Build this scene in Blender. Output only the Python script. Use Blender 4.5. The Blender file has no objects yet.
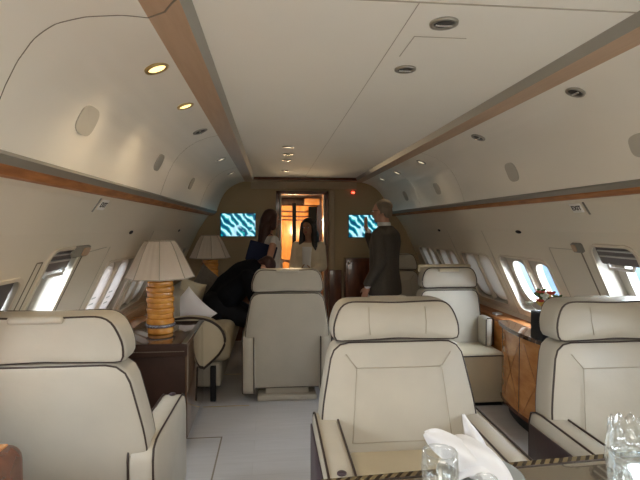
import bpy, bmesh, math, random
from mathutils import Vector, Matrix
from mathutils.geometry import tessellate_polygon
random.seed(7)
PI = math.pi
C = bpy.context.scene.collection
V = Vector

# ------------------------------------------------------------------ materials
def mat(name, col, rough=.5, metal=0, noise=0, nscale=8, bump=0, bscale=60, coat=0, spec=.5, col2=None, stretch=None, emit=None, estr=0, ior=None):
    m = bpy.data.materials.new(name); m.use_nodes = True
    nt = m.node_tree; b = nt.nodes['Principled BSDF']
    b.inputs['Base Color'].default_value = (*col, 1)
    b.inputs['Roughness'].default_value = rough
    b.inputs['Metallic'].default_value = metal
    b.inputs['Coat Weight'].default_value = coat
    b.inputs['Coat Roughness'].default_value = .06
    b.inputs['Specular IOR Level'].default_value = spec
    if ior: b.inputs['IOR'].default_value = ior
    if emit:
        b.inputs['Emission Color'].default_value = (*emit, 1); b.inputs['Emission Strength'].default_value = estr
    tc = nt.nodes.new('ShaderNodeTexCoord'); mp = nt.nodes.new('ShaderNodeMapping')
    nt.links.new(tc.outputs['Object'], mp.inputs['Vector'])
    if stretch: mp.inputs['Scale'].default_value = stretch
    if noise or col2:
        n = nt.nodes.new('ShaderNodeTexNoise'); n.inputs['Scale'].default_value = nscale; n.inputs['Detail'].default_value = 6
        nt.links.new(mp.outputs[0], n.inputs['Vector'])
        r = nt.nodes.new('ShaderNodeValToRGB')
        c2 = col2 if col2 else tuple(max(0, c*(1-noise)) for c in col)
        r.color_ramp.elements[0].position = .35; r.color_ramp.elements[1].position = .68
        r.color_ramp.elements[0].color = (*c2, 1); r.color_ramp.elements[1].color = (*col, 1)
        nt.links.new(n.outputs['Fac'], r.inputs[0]); nt.links.new(r.outputs[0], b.inputs['Base Color'])
    if bump:
        n2 = nt.nodes.new('ShaderNodeTexNoise'); n2.inputs['Scale'].default_value = bscale; n2.inputs['Detail'].default_value = 3
        nt.links.new(mp.outputs[0], n2.inputs['Vector'])
        bp = nt.nodes.new('ShaderNodeBump'); bp.inputs['Strength'].default_value = bump; bp.inputs['Distance'].default_value = .01
        nt.links.new(n2.outputs['Fac'], bp.inputs['Height']); nt.links.new(bp.outputs[0], b.inputs['Normal'])
    return m

M = {}
M['leather'] = mat('cream_leather', (.45,.415,.345), .42, noise=.07, nscale=5, bump=.4, bscale=7)
M['leather_warm'] = mat('warm_leather', (.54,.47,.335), .42, noise=.06, nscale=6, bump=.15, bscale=14)
M['leather_dark'] = mat('plum_leather', (.055,.035,.045), .45, noise=.2, bump=.1, bscale=40)
M['piping'] = mat('piping', (.03,.017,.013), .5)
M['seam'] = mat('leather_seam', (.38,.34,.27), .7)
M['wall'] = mat('wall_panel', (.75,.685,.57), .55, noise=.04, nscale=2)
M['ceil'] = mat('ceiling_panel', (.90,.875,.80), .75, noise=.03, nscale=1.5)
M['ceil2'] = mat('side_ceiling_panel', (.87,.825,.735), .42, noise=.03, nscale=1.5)
M['endwall'] = mat('bulkhead_laminate', (.43,.345,.215), .5, noise=.05, nscale=3)
M['jamb'] = mat('jamb_laminate', (.45,.38,.28), .5)
M['band'] = mat('pale_wood_band', (.52,.36,.24), .4, col2=(.47,.315,.205), nscale=6, stretch=(8,.7,8))
M['wood'] = mat('orange_burl', (.64,.29,.085), .18, col2=(.46,.18,.045), nscale=5, stretch=(1,1,3), coat=.7)
M['wood_trim'] = mat('trim_wood', (.46,.19,.06), .5, col2=(.27,.10,.03), nscale=7, stretch=(5,1,5), spec=.3)
M['wood_dark'] = mat('dark_cherry', (.17,.055,.025), .25, col2=(.09,.028,.014), nscale=5, stretch=(4,4,1), coat=.4)
M['desk_leather'] = mat('brown_hide', (.04,.017,.011), .55, spec=.3, noise=.25, nscale=9, bump=.15, bscale=60)
M['desk_gloss'] = mat('polished_walnut', (.11,.06,.035), .07, col2=(.07,.035,.02), nscale=4, stretch=(1,4,1), coat=1, spec=.8)
M['shade_trim'] = mat('shade_trim', (.52,.47,.40), .8)
M['stitch'] = mat('stitching', (.55,.5,.42), .7)
M['groove'] = mat('grey_channel', (.23,.22,.19), .45)
M['bevel'] = mat('ceiling_bevel', (.36,.35,.31), .5)
M['alu'] = mat('brushed_metal', (.42,.40,.36), .35, 1)
M['chrome'] = mat('chrome', (.75,.75,.76), .12, 1)
M['brass'] = mat('brass_ring', (.55,.42,.2), .3, 1)
M['black'] = mat('black_plastic', (.012,.012,.014), .55, spec=.25)
M['dull_black'] = mat('dull_black', (.006,.006,.006), 1, spec=0)
M['lens'] = mat('lamp_lens', (.035,.032,.03), .4)
M['lit'] = mat('lit_lamp', (1,.8,.4), .4, emit=(1,.70,.25), estr=1.0)
M['lit_small'] = mat('lit_small', (1,.9,.7), .4, emit=(1,.88,.65), estr=.3)
M['red_led'] = mat('red_light', (1,.05,.02), .4, emit=(1,.06,.03), estr=3)
M['patch'] = mat('speaker_mesh', (.50,.47,.41), .8)
M['panel_line'] = mat('panel_joint', (.22,.19,.15), .8)
M['faint_line'] = mat('panel_joint_pale', (.46,.42,.35), .8)
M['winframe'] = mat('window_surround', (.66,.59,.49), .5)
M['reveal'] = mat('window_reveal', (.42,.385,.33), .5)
M['shade_dark'] = mat('grey_sunshade', (.13,.115,.12), .35)
M['silver'] = mat('shade_handle', (.55,.54,.53), .35)
M['sign'] = mat('sign_plate', (.90,.88,.84), .5)
M['ink'] = mat('black_ink', (.015,.015,.015), .6)

M['amber'] = mat('amber_resin', (.74,.36,.07), .22, col2=(.56,.23,.035), nscale=14, coat=.5)
M['gem'] = mat('studded_ring', (.36,.38,.46), .15, .9, bump=1, bscale=90)
M['pillow'] = mat('white_satin', (.90,.90,.97), .45, bump=.2, bscale=9)
M['pillow_dark'] = mat('taupe_cushion', (.16,.14,.12), .7, noise=.2, nscale=40)
M['suit'] = mat('charcoal_brown_suit', (.072,.060,.049), .85, noise=.15, nscale=60)
M['black_cloth'] = mat('black_jacket', (.006,.007,.010), .9, spec=.15, noise=.3, nscale=30, bump=.3, bscale=12)
M['trouser'] = mat('dark_trousers', (.010,.010,.012), .9, spec=.15)
M['skin'] = mat('skin', (.50,.27,.19), .55)
M['skin2'] = mat('skin_tan', (.36,.19,.12), .55)
M['shirt'] = mat('white_shirt', (.75,.75,.75), .7)
M['blouse'] = mat('pale_blouse', (.75,.72,.71), .8, bump=.4, bscale=22)
M['cardigan'] = mat('cream_cardigan', (.70,.62,.48), .85, bump=.5, bscale=22)
M['hair_red'] = mat('auburn_hair', (.045,.013,.01), .45, bump=.6, bscale=14, stretch=(6,6,.6))
M['hair_black'] = mat('black_hair', (.008,.007,.008), .4, bump=.6, bscale=14, stretch=(6,6,.6))
M['hair_grey'] = mat('grey_hair', (.20,.16,.12), .6, bump=.6, bscale=60)
M['navy'] = mat('navy_bag', (.006,.012,.045), .6, spec=.2)
M['lip'] = mat('lips', (.35,.09,.08), .5)
M['cloth'] = mat('white_linen', (.60,.60,.62), .75, bump=.12, bscale=25)
M['plate'] = mat('grey_china', (.30,.33,.33), .2)
M['leaf'] = mat('leaf', (.10,.17,.04), .6, noise=.4, nscale=20)
M['petal_red'] = mat('petal_red', (.45,.05,.03), .6)
M['petal_pale'] = mat('petal_pale', (.62,.66,.55), .6)
M['petal_yellow'] = mat('petal_yellow', (.6,.42,.08), .6)
M['carpet'] = mat('dark_carpet', (.05,.04,.03), .9)
M['orange_glass'] = mat('amber_lit_cabinet', (.85,.36,.08), .25, col2=(.62,.2,.04), nscale=5, stretch=(3,1,1), coat=.5)

def floor_mat():
    m = bpy.data.materials.new('grey_plank_floor'); m.use_nodes = True; nt = m.node_tree; b = nt.nodes['Principled BSDF']
    tc = nt.nodes.new('ShaderNodeTexCoord'); mp = nt.nodes.new('ShaderNodeMapping'); nt.links.new(tc.outputs['Object'], mp.inputs[0])
    br = nt.nodes.new('ShaderNodeTexBrick'); br.inputs['Scale'].default_value = 1; br.inputs['Brick Width'].default_value = 1.1; br.inputs['Row Height'].default_value = .16
    br.inputs['Mortar Size'].default_value = .0025; br.inputs['Mortar Smooth'].default_value = .4
    br.inputs['Color1'].default_value = (.55,.545,.555,1); br.inputs['Color2'].default_value = (.51,.505,.51,1); br.inputs['Mortar'].default_value = (.48,.47,.47,1)
    nt.links.new(mp.outputs[0], br.inputs['Vector'])
    n = nt.nodes.new('ShaderNodeTexNoise'); n.inputs['Scale'].default_value = 4; n.inputs['Detail'].default_value = 8
    mp2 = nt.nodes.new('ShaderNodeMapping'); mp2.inputs['Scale'].default_value = (1,9,1); nt.links.new(tc.outputs['Object'], mp2.inputs[0]); nt.links.new(mp2.outputs[0], n.inputs['Vector'])
    mx = nt.nodes.new('ShaderNodeMix'); mx.data_type = 'RGBA'; mx.blend_type = 'MULTIPLY'; mx.inputs[0].default_value = .22
    nt.links.new(br.outputs['Color'], mx.inputs[6]); nt.links.new(n.outputs['Color'], mx.inputs[7])
    nt.links.new(n.outputs['Fac'], mx.inputs[7]); nt.links.new(mx.outputs[2], b.inputs['Base Color'])
    b.inputs['Roughness'].default_value = .33
    return m
M['floor'] = floor_mat()

def glass_mat(name, tint=(1,1,1), refl=.08, rough=.0):
    m = bpy.data.materials.new(name); m.use_nodes = True; nt = m.node_tree; nt.nodes.clear()
    o = nt.nodes.new('ShaderNodeOutputMaterial'); t = nt.nodes.new('ShaderNodeBsdfTransparent'); g = nt.nodes.new('ShaderNodeBsdfGlossy')
    f = nt.nodes.new('ShaderNodeLayerWeight'); f.inputs['Blend'].default_value = refl
    mx = nt.nodes.new('ShaderNodeMixShader'); t.inputs[0].default_value = (*tint,1); g.inputs['Roughness'].default_value = rough
    nt.links.new(f.outputs['Fresnel'], mx.inputs[0]); nt.links.new(t.outputs[0], mx.inputs[1]); nt.links.new(g.outputs[0], mx.inputs[2]); nt.links.new(mx.outputs[0], o.inputs[0])
    return m
M['pane'] = glass_mat('window_glass', (.94,.97,1), .05)
def crystal_mat(name):
    m = bpy.data.materials.new(name); m.use_nodes = True; nt = m.node_tree; nt.nodes.clear()
    o = nt.nodes.new('ShaderNodeOutputMaterial'); t = nt.nodes.new('ShaderNodeBsdfTransparent'); g = nt.nodes.new('ShaderNodeBsdfGlossy'); d = nt.nodes.new('ShaderNodeBsdfTranslucent')
    f = nt.nodes.new('ShaderNodeLayerWeight'); f.inputs['Blend'].default_value = .5
    p = nt.nodes.new('ShaderNodeMath'); p.operation = 'POWER'; p.inputs[1].default_value = 2.5
    a = nt.nodes.new('ShaderNodeMath'); a.operation = 'MULTIPLY_ADD'; a.inputs[1].default_value = .75; a.inputs[2].default_value = .09
    m1 = nt.nodes.new('ShaderNodeMixShader'); m2 = nt.nodes.new('ShaderNodeMixShader'); m2.inputs[0].default_value = .12
    t.inputs[0].default_value = (.97,.985,.985,1); g.inputs['Roughness'].default_value = .04; g.inputs[0].default_value = (1,1,1,1); d.inputs[0].default_value = (.8,.82,.82,1)
    nt.links.new(f.outputs['Facing'], p.inputs[0]); nt.links.new(p.outputs[0], a.inputs[0]); nt.links.new(a.outputs[0], m1.inputs[0])
    nt.links.new(g.outputs[0], m2.inputs[1]); nt.links.new(d.outputs[0], m2.inputs[2]); nt.links.new(t.outputs[0], m1.inputs[1]); nt.links.new(m2.outputs[0], m1.inputs[2]); nt.links.new(m1.outputs[0], o.inputs[0])
    return m
M['crystal'] = crystal_mat('cut_crystal')

def translucent(name, col, fac):
    m = bpy.data.materials.new(name); m.use_nodes = True; nt = m.node_tree; nt.nodes.clear()
    o = nt.nodes.new('ShaderNodeOutputMaterial'); t = nt.nodes.new('ShaderNodeBsdfTranslucent'); d = nt.nodes.new('ShaderNodeBsdfDiffuse')
    mx = nt.nodes.new('ShaderNodeMixShader'); mx.inputs[0].default_value = fac
    t.inputs[0].default_value = (*col,1); d.inputs[0].default_value = (*col,1)
    nt.links.new(d.outputs[0], mx.inputs[1]); nt.links.new(t.outputs[0], mx.inputs[2]); nt.links.new(mx.outputs[0], o.inputs[0])
    return m
M['fabric'] = translucent('pleated_silk', (.93,.87,.80), .45)
M['blind_lit'] = translucent('backlit_blind', (.92,.84,.79), .03)  # brighter copy of the blind: backlit look put into colour and translucency
M['blind'] = translucent('window_blind', (.84,.78,.70), .008)

def screen_mat():
    m = bpy.data.materials.new('screen_picture'); m.use_nodes = True; nt = m.node_tree; b = nt.nodes['Principled BSDF']
    tc = nt.nodes.new('ShaderNodeTexCoord'); mp = nt.nodes.new('ShaderNodeMapping'); nt.links.new(tc.outputs['Object'], mp.inputs[0])
    mp.inputs['Rotation'].default_value = (0, .7, 0)
    w = nt.nodes.new('ShaderNodeTexWave'); w.inputs['Scale'].default_value = 4.2; w.inputs['Distortion'].default_value = 5; w.inputs['Detail'].default_value = 1.5; w.inputs['Detail Scale'].default_value = 2.2
    nt.links.new(mp.outputs[0], w.inputs['Vector'])
    r = nt.nodes.new('ShaderNodeValToRGB'); r.color_ramp.interpolation = 'CONSTANT'
    e = r.color_ramp.elements; e[0].color = (.0,.06,.13,1); e[1].position = .3; e[1].color = (.0,.24,.27,1)
    a = e.new(.62); a.color = (.02,.38,.36,1); c = e.new(.80); c.color = (.42,.72,.85,1)
    n = nt.nodes.new('ShaderNodeTexNoise'); n.inputs['Scale'].default_value = 6; nt.links.new(tc.outputs['Object'], n.inputs['Vector'])
    r2 = nt.nodes.new('ShaderNodeValToRGB'); r2.color_ramp.elements[0].position = .56; r2.color_ramp.elements[1].position = .62
    nt.links.new(n.outputs['Fac'], r2.inputs[0]); nt.links.new(w.outputs['Fac'], r.inputs[0])
    mx = nt.nodes.new('ShaderNodeMix'); mx.data_type = 'RGBA'; mx.inputs[7].default_value = (.45,.75,.88,1)
    mm = nt.nodes.new('ShaderNodeMath'); mm.operation = 'MULTIPLY'; mm.inputs[1].default_value = .75
    nt.links.new(r2.outputs[0], mm.inputs[0]); nt.links.new(mm.outputs[0], mx.inputs[0]); nt.links.new(r.outputs[0], mx.inputs[6])
    nt.links.new(mx.outputs[2], b.inputs['Emission Color']); b.inputs['Emission Strength'].default_value = .55
    b.inputs['Base Color'].default_value = (.01,.01,.01,1); b.inputs['Roughness'].default_value = .2
    return m
M['screen'] = screen_mat()

def inlay_mat():
    m = bpy.data.materials.new('diagonal_inlay'); m.use_nodes = True; nt = m.node_tree; b = nt.nodes['Principled BSDF']
    tc = nt.nodes.new('ShaderNodeTexCoord'); mp = nt.nodes.new('ShaderNodeMapping'); nt.links.new(tc.outputs['Object'], mp.inputs[0])
    mp.inputs['Rotation'].default_value = (0, 0, .75)
    w = nt.nodes.new('ShaderNodeTexWave'); w.inputs['Scale'].default_value = 13; nt.links.new(mp.outputs[0], w.inputs[0])
    r = nt.nodes.new('ShaderNodeValToRGB'); r.color_ramp.interpolation = 'CONSTANT'
    r.color_ramp.elements[0].color = (.03,.018,.01,1); r.color_ramp.elements[1].position = .42; r.color_ramp.elements[1].color = (.17,.13,.07,1)
    nt.links.new(w.outputs['Fac'], r.inputs[0]); nt.links.new(r.outputs[0], b.inputs['Base Color']); b.inputs['Roughness'].default_value = .15
    return m
M['inlay'] = inlay_mat()
M['tabletop'] = mat('mirror_lacquer', (.16,.13,.09), .03, 0, ior=2.6, spec=1, coat=.5)

# ------------------------------------------------------------------ helpers
def add(name, verts, faces, m, parent=None, smooth=False, mats=None, fm=None):
    me = bpy.data.meshes.new(name); me.from_pydata([tuple(v) for v in verts], [], faces)
    bm = bmesh.new(); bm.from_mesh(me); bmesh.ops.recalc_face_normals(bm, faces=bm.faces[:]); bm.to_mesh(me); bm.free()
    for k in (mats or [m]): me.materials.append(M[k])
    if fm:
        for p, i in zip(me.polygons, fm): p.material_index = i
    if smooth:
        for p in me.polygons: p.use_smooth = True
    o = bpy.data.objects.new(name, me); C.objects.link(o)
    if parent: o.parent = parent
    return o

class B:
    """collects pieces of ONE part"""
    def __init__(s): s.v = []; s.f = []
    def ap(s, v, f):
        n = len(s.v); s.v += [V(p) for p in v]; s.f += [tuple(i+n for i in q) for q in f]; return s
    def box(s, x0, x1, y0, y1, z0, z1, r=0, seg=3):
        if r <= 0:
            v = [(x,y,z) for x in (x0,x1) for y in (y0,y1) for z in (z0,z1)]
            return s.ap(v, [(0,1,3,2),(4,6,7,5),(0,4,5,1),(2,3,7,6),(0,2,6,4),(1,5,7,3)])
        bm = bmesh.new(); bmesh.ops.create_cube(bm, size=1)
        bmesh.ops.scale(bm, vec=(x1-x0, y1-y0, z1-z0), verts=bm.verts); bmesh.ops.translate(bm, vec=((x0+x1)/2,(y0+y1)/2,(z0+z1)/2), verts=bm.verts)
        bmesh.ops.bevel(bm, geom=bm.edges[:], offset=min(r, .49*min(x1-x0,y1-y0,z1-z0)), segments=seg, profile=.5, affect='EDGES')
        bm.verts.index_update(); s.ap([v.co.copy() for v in bm.verts], [tuple(v.index for v in f.verts) for f in bm.faces]); bm.free(); return s
    def rings(s, rings, cap=True, close=True):
        n = len(rings[0]); v = []; f = []
        for r in rings: v += r
        for i in range(len(rings)-1):
            for j in range(n if close else n-1):
                k = (j+1) % n; f.append((i*n+j, i*n+k, (i+1)*n+k, (i+1)*n+j))
        if cap and close:
            for base in (0, (len(rings)-1)*n):
                c = sum((V(v[base+j]) for j in range(n)), V())/n; v.append(c); ci = len(v)-1
                for j in range(n): f.append((ci, base+j, base+(j+1) % n))
        return s.ap(v, f)
    def tube(s, pts, r, n=8, closed=False):
        pts = [V(p) for p in pts]; R = []
        up = V((0,0,1)); L = len(pts)
        for i, p in enumerate(pts):
            if closed: d = pts[(i+1) % L]-pts[i-1]
            else: d = pts[min(i+1,L-1)]-pts[max(i-1,0)]
            d.normalize(); a = d.cross(up)
            if a.length < .1: a = d.cross(V((1,0,0)))
            a.normalize(); b = d.cross(a); rr = r[i] if isinstance(r, (list,tuple)) else r
            R.append([p + a*rr*math.cos(2*PI*k/n) + b*rr*math.sin(2*PI*k/n) for k in range(n)])
        if closed: R.append(R[0]); return s.rings(R, cap=False)
        return s.rings(R)
    def lathe(s, prof, c=(0,0,0), n=28, fn=None):
        c = V(c); R = []
        for (r, z) in prof: R.append([c+V((r*(fn(2*PI*k/n, z) if fn else 1)*math.cos(2*PI*k/n), r*(fn(2*PI*k/n, z) if fn else 1)*math.sin(2*PI*k/n), z)) for k in range(n)])
        return s.rings(R)
    def ell(s, c, rad, rot=None, n=14, m=9):
        c = V(c); R = []
        for i in range(m+1):
            t = PI*(i+.001)/(m+.002)
            R.append([V((math.sin(t)*math.cos(2*PI*k/n), math.sin(t)*math.sin(2*PI*k/n), math.cos(t))) for k in range(n)])
        Q = [[c + ((rot @ V((p.x*rad[0], p.y*rad[1], p.z*rad[2]))) if rot else V((p.x*rad[0], p.y*rad[1], p.z*rad[2]))) for p in r] for r in R]
        return s.rings(Q)
    def limb(s, p0, p1, r0, r1, n=12):
        p0 = V(p0); p1 = V(p1); d = (p1-p0).normalized(); R = []
        a = d.cross(V((.13,.2,.97))).normalized(); b = d.cross(a)
        L = (p1-p0).length
        st = [(-r0*math.cos(t), r0*math.sin(t)) for t in (.05, .5, 1.0, PI/2)] + [(L+r1*math.sin(t), r1*math.cos(t)) for t in (0, .57, 1.07, 1.52)]
        for (h, rr) in st: R.append([p0+d*h+a*rr*math.cos(2*PI*k/n)+b*rr*math.sin(2*PI*k/n) for k in range(n)])
        return s.rings(R)
    def sect(s, secs, rotz, n=20, e=2.4):
        """stack of superellipse cross sections (centre, rx, ry) facing rotz"""
        R = []; M3 = Matrix.Rotation(rotz, 3, 'Z')
        for c, rx, ry in secs:
            ring = []
            for k in range(n):
                t = 2*PI*k/n; cc, ss = math.cos(t), math.sin(t)
                ring.append(V(c) + M3 @ V((rx*math.copysign(abs(cc)**(2/e), cc), ry*math.copysign(abs(ss)**(2/e), ss), 0)))
            R.append(ring)
        return s.rings(R)
    def build(s, name, m, parent=None, smooth=True, auto=False):
        o = add(name, s.v, s.f, m, parent, smooth)
        if auto:
            md = o.modifiers.new('es', 'EDGE_SPLIT'); md.split_angle = math.radians(40)
        return o
    def remesh(s, name, m, parent=None, vox=.01, sm=4):
        o = add(name, s.v, s.f, m, None, False)
        r = o.modifiers.new('r', 'REMESH'); r.mode = 'VOXEL'; r.voxel_size = vox; r.use_smooth_shade = True
        k = o.modifiers.new('s', 'SMOOTH'); k.factor = .5; k.iterations = sm
        dg = bpy.context.evaluated_depsgraph_get(); me = bpy.data.meshes.new_from_object(o.evaluated_get(dg))
        old = o.data; o.modifiers.clear(); o.data = me; bpy.data.meshes.remove(old)
        for p in me.polygons: p.use_smooth = True
        if not me.materials: me.materials.append(M[m])
        if parent: o.parent = parent
        return o

def empty(name, label, cat, loc=(0,0,0), rz=0, group=None):
    o = bpy.data.objects.new(name, None); C.objects.link(o); o.location = loc; o.rotation_euler = (0,0,rz)
    o.empty_display_size = .1
    o['label'] = label; o['category'] = cat
    if group: o['group'] = group
    return o
def tag(o, label, cat, group=None, kind=None):
    o['label'] = label; o['category'] = cat
    if group: o['group'] = group
    if kind: o['kind'] = kind
    return o
def st(o): o['kind'] = 'structure'; return o
def dup(root, loc, label, rz=None, scale=None):
    def cp(o, par):
        c = o.copy(); C.objects.link(c); c.parent = par
        for ch in list(o.children): cp(ch, c)
        return c
    r = cp(root, None); r.location = loc; r['label'] = label
    if rz is not None: r.rotation_euler = (0,0,rz)
    if scale: r.scale = scale
    return r

# ------------------------------------------------------------------ cabin shell
YB, YE = -3.0, 6.38
def sweep(pts, y0, y1):
    b = B(); b.rings([[V((x, y0, z)) for x, z in pts], [V((x, y1, z)) for x, z in pts]], cap=False, close=False); return b
def round_poly(y0, y1, s0, s1, r, n=6):
    P = []
    for cy, cs, a0 in ((y1-r, s1-r, 0), (y0+r, s1-r, PI/2), (y0+r, s0+r, PI), (y1-r, s0+r, 1.5*PI)):
        for k in range(n+1):
            a = a0 + PI/2*k/n; P.append((cy+r*math.cos(a), cs+r*math.sin(a)))
    return P
def oval(cy, cs, ry, rs, n=28):
    P = []
    for k in range(n):
        t = 2*PI*k/n; c, s_ = math.cos(t), math.sin(t)
        P.append((cy+ry*math.copysign(abs(c)**.72, c), cs+rs*math.copysign(abs(s_)**.72, s_)))
    return P
# the window band of the side wall is a plane leaning outwards
TOPP = V((1.373, 0, 1.465)); BOTP = V((1.742, 0, .703))
DN = (BOTP-TOPP); SL = DN.length; DN.normalize(); NRM = V((-DN.z, 0, DN.x)); NRM = NRM if NRM.x > 0 else -NRM
def wp(side, y, s, off=0):
    p = TOPP + DN*s + NRM*off
    return V((p.x*side, y, p.z))
def z2s(z): return (TOPP.z - z)/(-DN.z)
def fill(outer, holes, f3):
    polys = [[V((a, b, 0)) for a, b in outer]] + [[V((a, b, 0)) for a, b in h] for h in holes]
    tris = tessellate_polygon(polys)
    flat = [p for q in polys for p in q]
    return [f3(p.x, p.y) for p in flat], [tuple(t) for t in tris]

# window table: side, y0, y1, ztop, zbot, panes [(y, open?)], dark shade fraction
WIN = [
 (1, 2.28, 2.62, 1.385, .86, [(2.46, True)], .10),
 (1, 3.17, 3.88, 1.25, .80, [(3.38, True), (3.73, True)], 0),
 (1, 4.08, 4.72, 1.24, .80, [(4.27, False), (4.59, False)], 0),
 (1, 4.90, 5.46, 1.24, .80, [(5.04, False), (5.34, False)], 0),
 (1, 5.58, 6.12, 1.24, .80, [(5.72, False), (6.02, False)], 0),
 (-1, 2.28, 2.60, 1.385, .86, [(2.45, True)], .10),
 (-1, 1.78, 2.12, 1.275, .86, [(1.95, False)], 1),
 (-1, 3.17, 3.88, 1.265, .80, [(3.36, False), (3.70, False)], 0),
 (-1, 4.08, 4.72, 1.24, .80, [(4.27, False), (4.59, False)], 0),
 (-1, 4.90, 5.46, 1.24, .80, [(5.04, False), (5.34, False)], 0),
 (-1, 5.58, 6.12, 1.24, .80, [(5.72, False), (6.02, False)], 0),
]
for k, y in enumerate((1.15, .45, -.15, -.85, -1.55, -2.25)):
    WIN.append((1, y, y+.5, 1.395, .80, [(y+.25, True)], 0)); WIN.append((-1, y, y+.5, 1.395, .80, [(y+.25, True)], 0))
PROF_UP = [(1.235,1.655),(1.262,1.63),(1.30,1.575),(1.34,1.515),(1.373,1.465)]
def side_wall(side, name):
    b = B()
    b.rings([[V((x*side, YB, z)) for x, z in PROF_UP], [V((x*side, YE, z)) for x, z in PROF_UP]], cap=False, close=False)
    low = [(1.742,.703),(1.79,.55),(1.80,.4),(1.80,0)]
    b.rings([[V((x*side, YB, z)) for x, z in low], [V((x*side, YE, z)) for x, z in low]], cap=False, close=False)
    holes = [round_poly(w[1], w[2], z2s(w[3]), z2s(w[4]), .06) for w in WIN if w[0] == side]
    v, f = fill([(YB,0),(YE,0),(YE,SL),(YB,SL)], holes, lambda y, s: wp(side, y, s))
    b.ap(v, f)
    return st(b.build(name, 'wall', None, smooth=False))
wall_r = side_wall(1, 'wall_right'); wall_l = side_wall(-1, 'wall_left')

def window(i, w):
    side, y0, y1, zt, zb, panes, dark = w
    s0, s1 = z2s(zt), z2s(zb); D = .11 if dark else .06 if panes[0][1] else .045
    big = len(panes) > 1
    root = bpy.data.objects.new('window_%d' % i, None); C.objects.link(root); root['kind'] = 'structure'
    outl = round_poly(y0, y1, s0, s1, .06)
    inl = round_poly(y0-.02, y1+.02, s0, s1+.01, .06)
    # surround lip
    lip = round_poly(y0-.022, y1+.022, s0-.016, s1+.016, .075)
    b = B(); b.rings([[wp(side, *p, 0) for p in lip], [wp(side, *p, -.008) for p in lip], [wp(side, *p, -.008) for p in outl], [wp(side, *p, .0) for p in outl]], cap=False)
    b.build('window_frame', 'winframe', root, smooth=False)
    # reveal and back plate with the panes' openings
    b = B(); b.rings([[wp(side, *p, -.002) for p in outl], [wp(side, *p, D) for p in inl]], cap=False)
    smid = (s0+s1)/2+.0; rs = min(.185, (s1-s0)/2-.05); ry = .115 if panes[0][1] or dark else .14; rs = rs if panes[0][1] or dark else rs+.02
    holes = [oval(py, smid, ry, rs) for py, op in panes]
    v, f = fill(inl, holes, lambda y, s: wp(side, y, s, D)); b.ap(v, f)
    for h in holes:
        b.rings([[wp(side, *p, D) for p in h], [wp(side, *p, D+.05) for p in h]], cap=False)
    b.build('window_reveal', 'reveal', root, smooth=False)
    for h, (py, op) in zip(holes, panes):
        v, f = fill(h, [], lambda y, s: wp(side, y, s, D+.045)); g = B(); g.ap(v, f); g.build('glass', 'pane', root, False)
        if not op and dark < 1:
            sh = oval(py, smid, ry+.028, rs+.03)
            g = B(); g.rings([[wp(side, *p, D-.012) for p in sh], [wp(side, *p, D-.001) for p in sh]], cap=False)
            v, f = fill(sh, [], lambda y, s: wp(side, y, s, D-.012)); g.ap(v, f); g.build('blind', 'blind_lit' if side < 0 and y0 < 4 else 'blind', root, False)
            g = B()
            for q in range(3):
                ys = py-.05+.0*q
                P = [(ys+.02, smid+.03+q*.045), (ys+.1, smid+.03+q*.045), (ys+.1, smid+.042+q*.045), (ys+.02, smid+.042+q*.045)]
                if side < 0 and y0 < 4: g.ap([wp(side, *p, D-.014) for p in P], [(0,1,2,3)])
            if side < 0 and y0 < 4: g.build('blind_print', 'patch', root, False)  # grey bars are lines of print on the blind
    if big:   # divider rib between the two window bays
        ym = (panes[0][0]+panes[1][0])/2
        g = B(); P = [(ym-.012, s0), (ym+.012, s0), (ym+.012, s1), (ym-.012, s1)]
        g.rings([[wp(side, *p, D) for p in P], [wp(side, *p, D-.035) for p in P]]); g.build('divider', 'winframe', root, False)
    if dark:
        ss1 = s0 + .012 + (s1-s0-.03)*(1 if dark >= 1 else .2)
        P0 = round_poly(y0+.012, y1-.012, s0+.01, ss1, .02)
        g = B(); g.rings([[wp(side, *p, .02) for p in P0], [wp(side, *p, .032) for p in P0]]); g.build('sunshade', 'shade_dark', root, False)
        if dark < 1:
            for k in range(2):
                sa = s0+.03+k*.035
                g = B(); P = [(y0+.03, sa), (y1-.03, sa), (y1-.03, sa+.008), (y0+.03, sa+.008)]
                g.rings([[wp(side, *p, .012) for p in P], [wp(side, *p, .02) for p in P]]); g.build('shade_rail', 'silver', root, False)
            ym = (y0+y1)/2
            g = B(); g.tube([wp(side, ym-.1, ss1-.005, .015), wp(side, ym-.09, ss1+.02, .01), wp(side, ym+.09, ss1+.02, .01), wp(side, ym+.1, ss1-.005, .015)], .009)
            g.build('shade_handle', 'silver', root)
    # daylight enters here
    for py, op in panes:
        if op:
            L = bpy.data.lights.new('window_portal', 'AREA'); L.shape = 'RECTANGLE'; L.size = ry*2.1; L.size_y = rs*2.1
            L.cycles.is_portal = True
            o = bpy.data.objects.new('window_portal', L); C.objects.link(o)
            c = wp(side, py, smid, D+.07); o.location = c
            n = V((-NRM.x*side, 0, -NRM.z)); o.rotation_euler = n.to_track_quat('-Z', 'Z').to_euler()
for i, w in enumerate(WIN): window(i+1, w)

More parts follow.
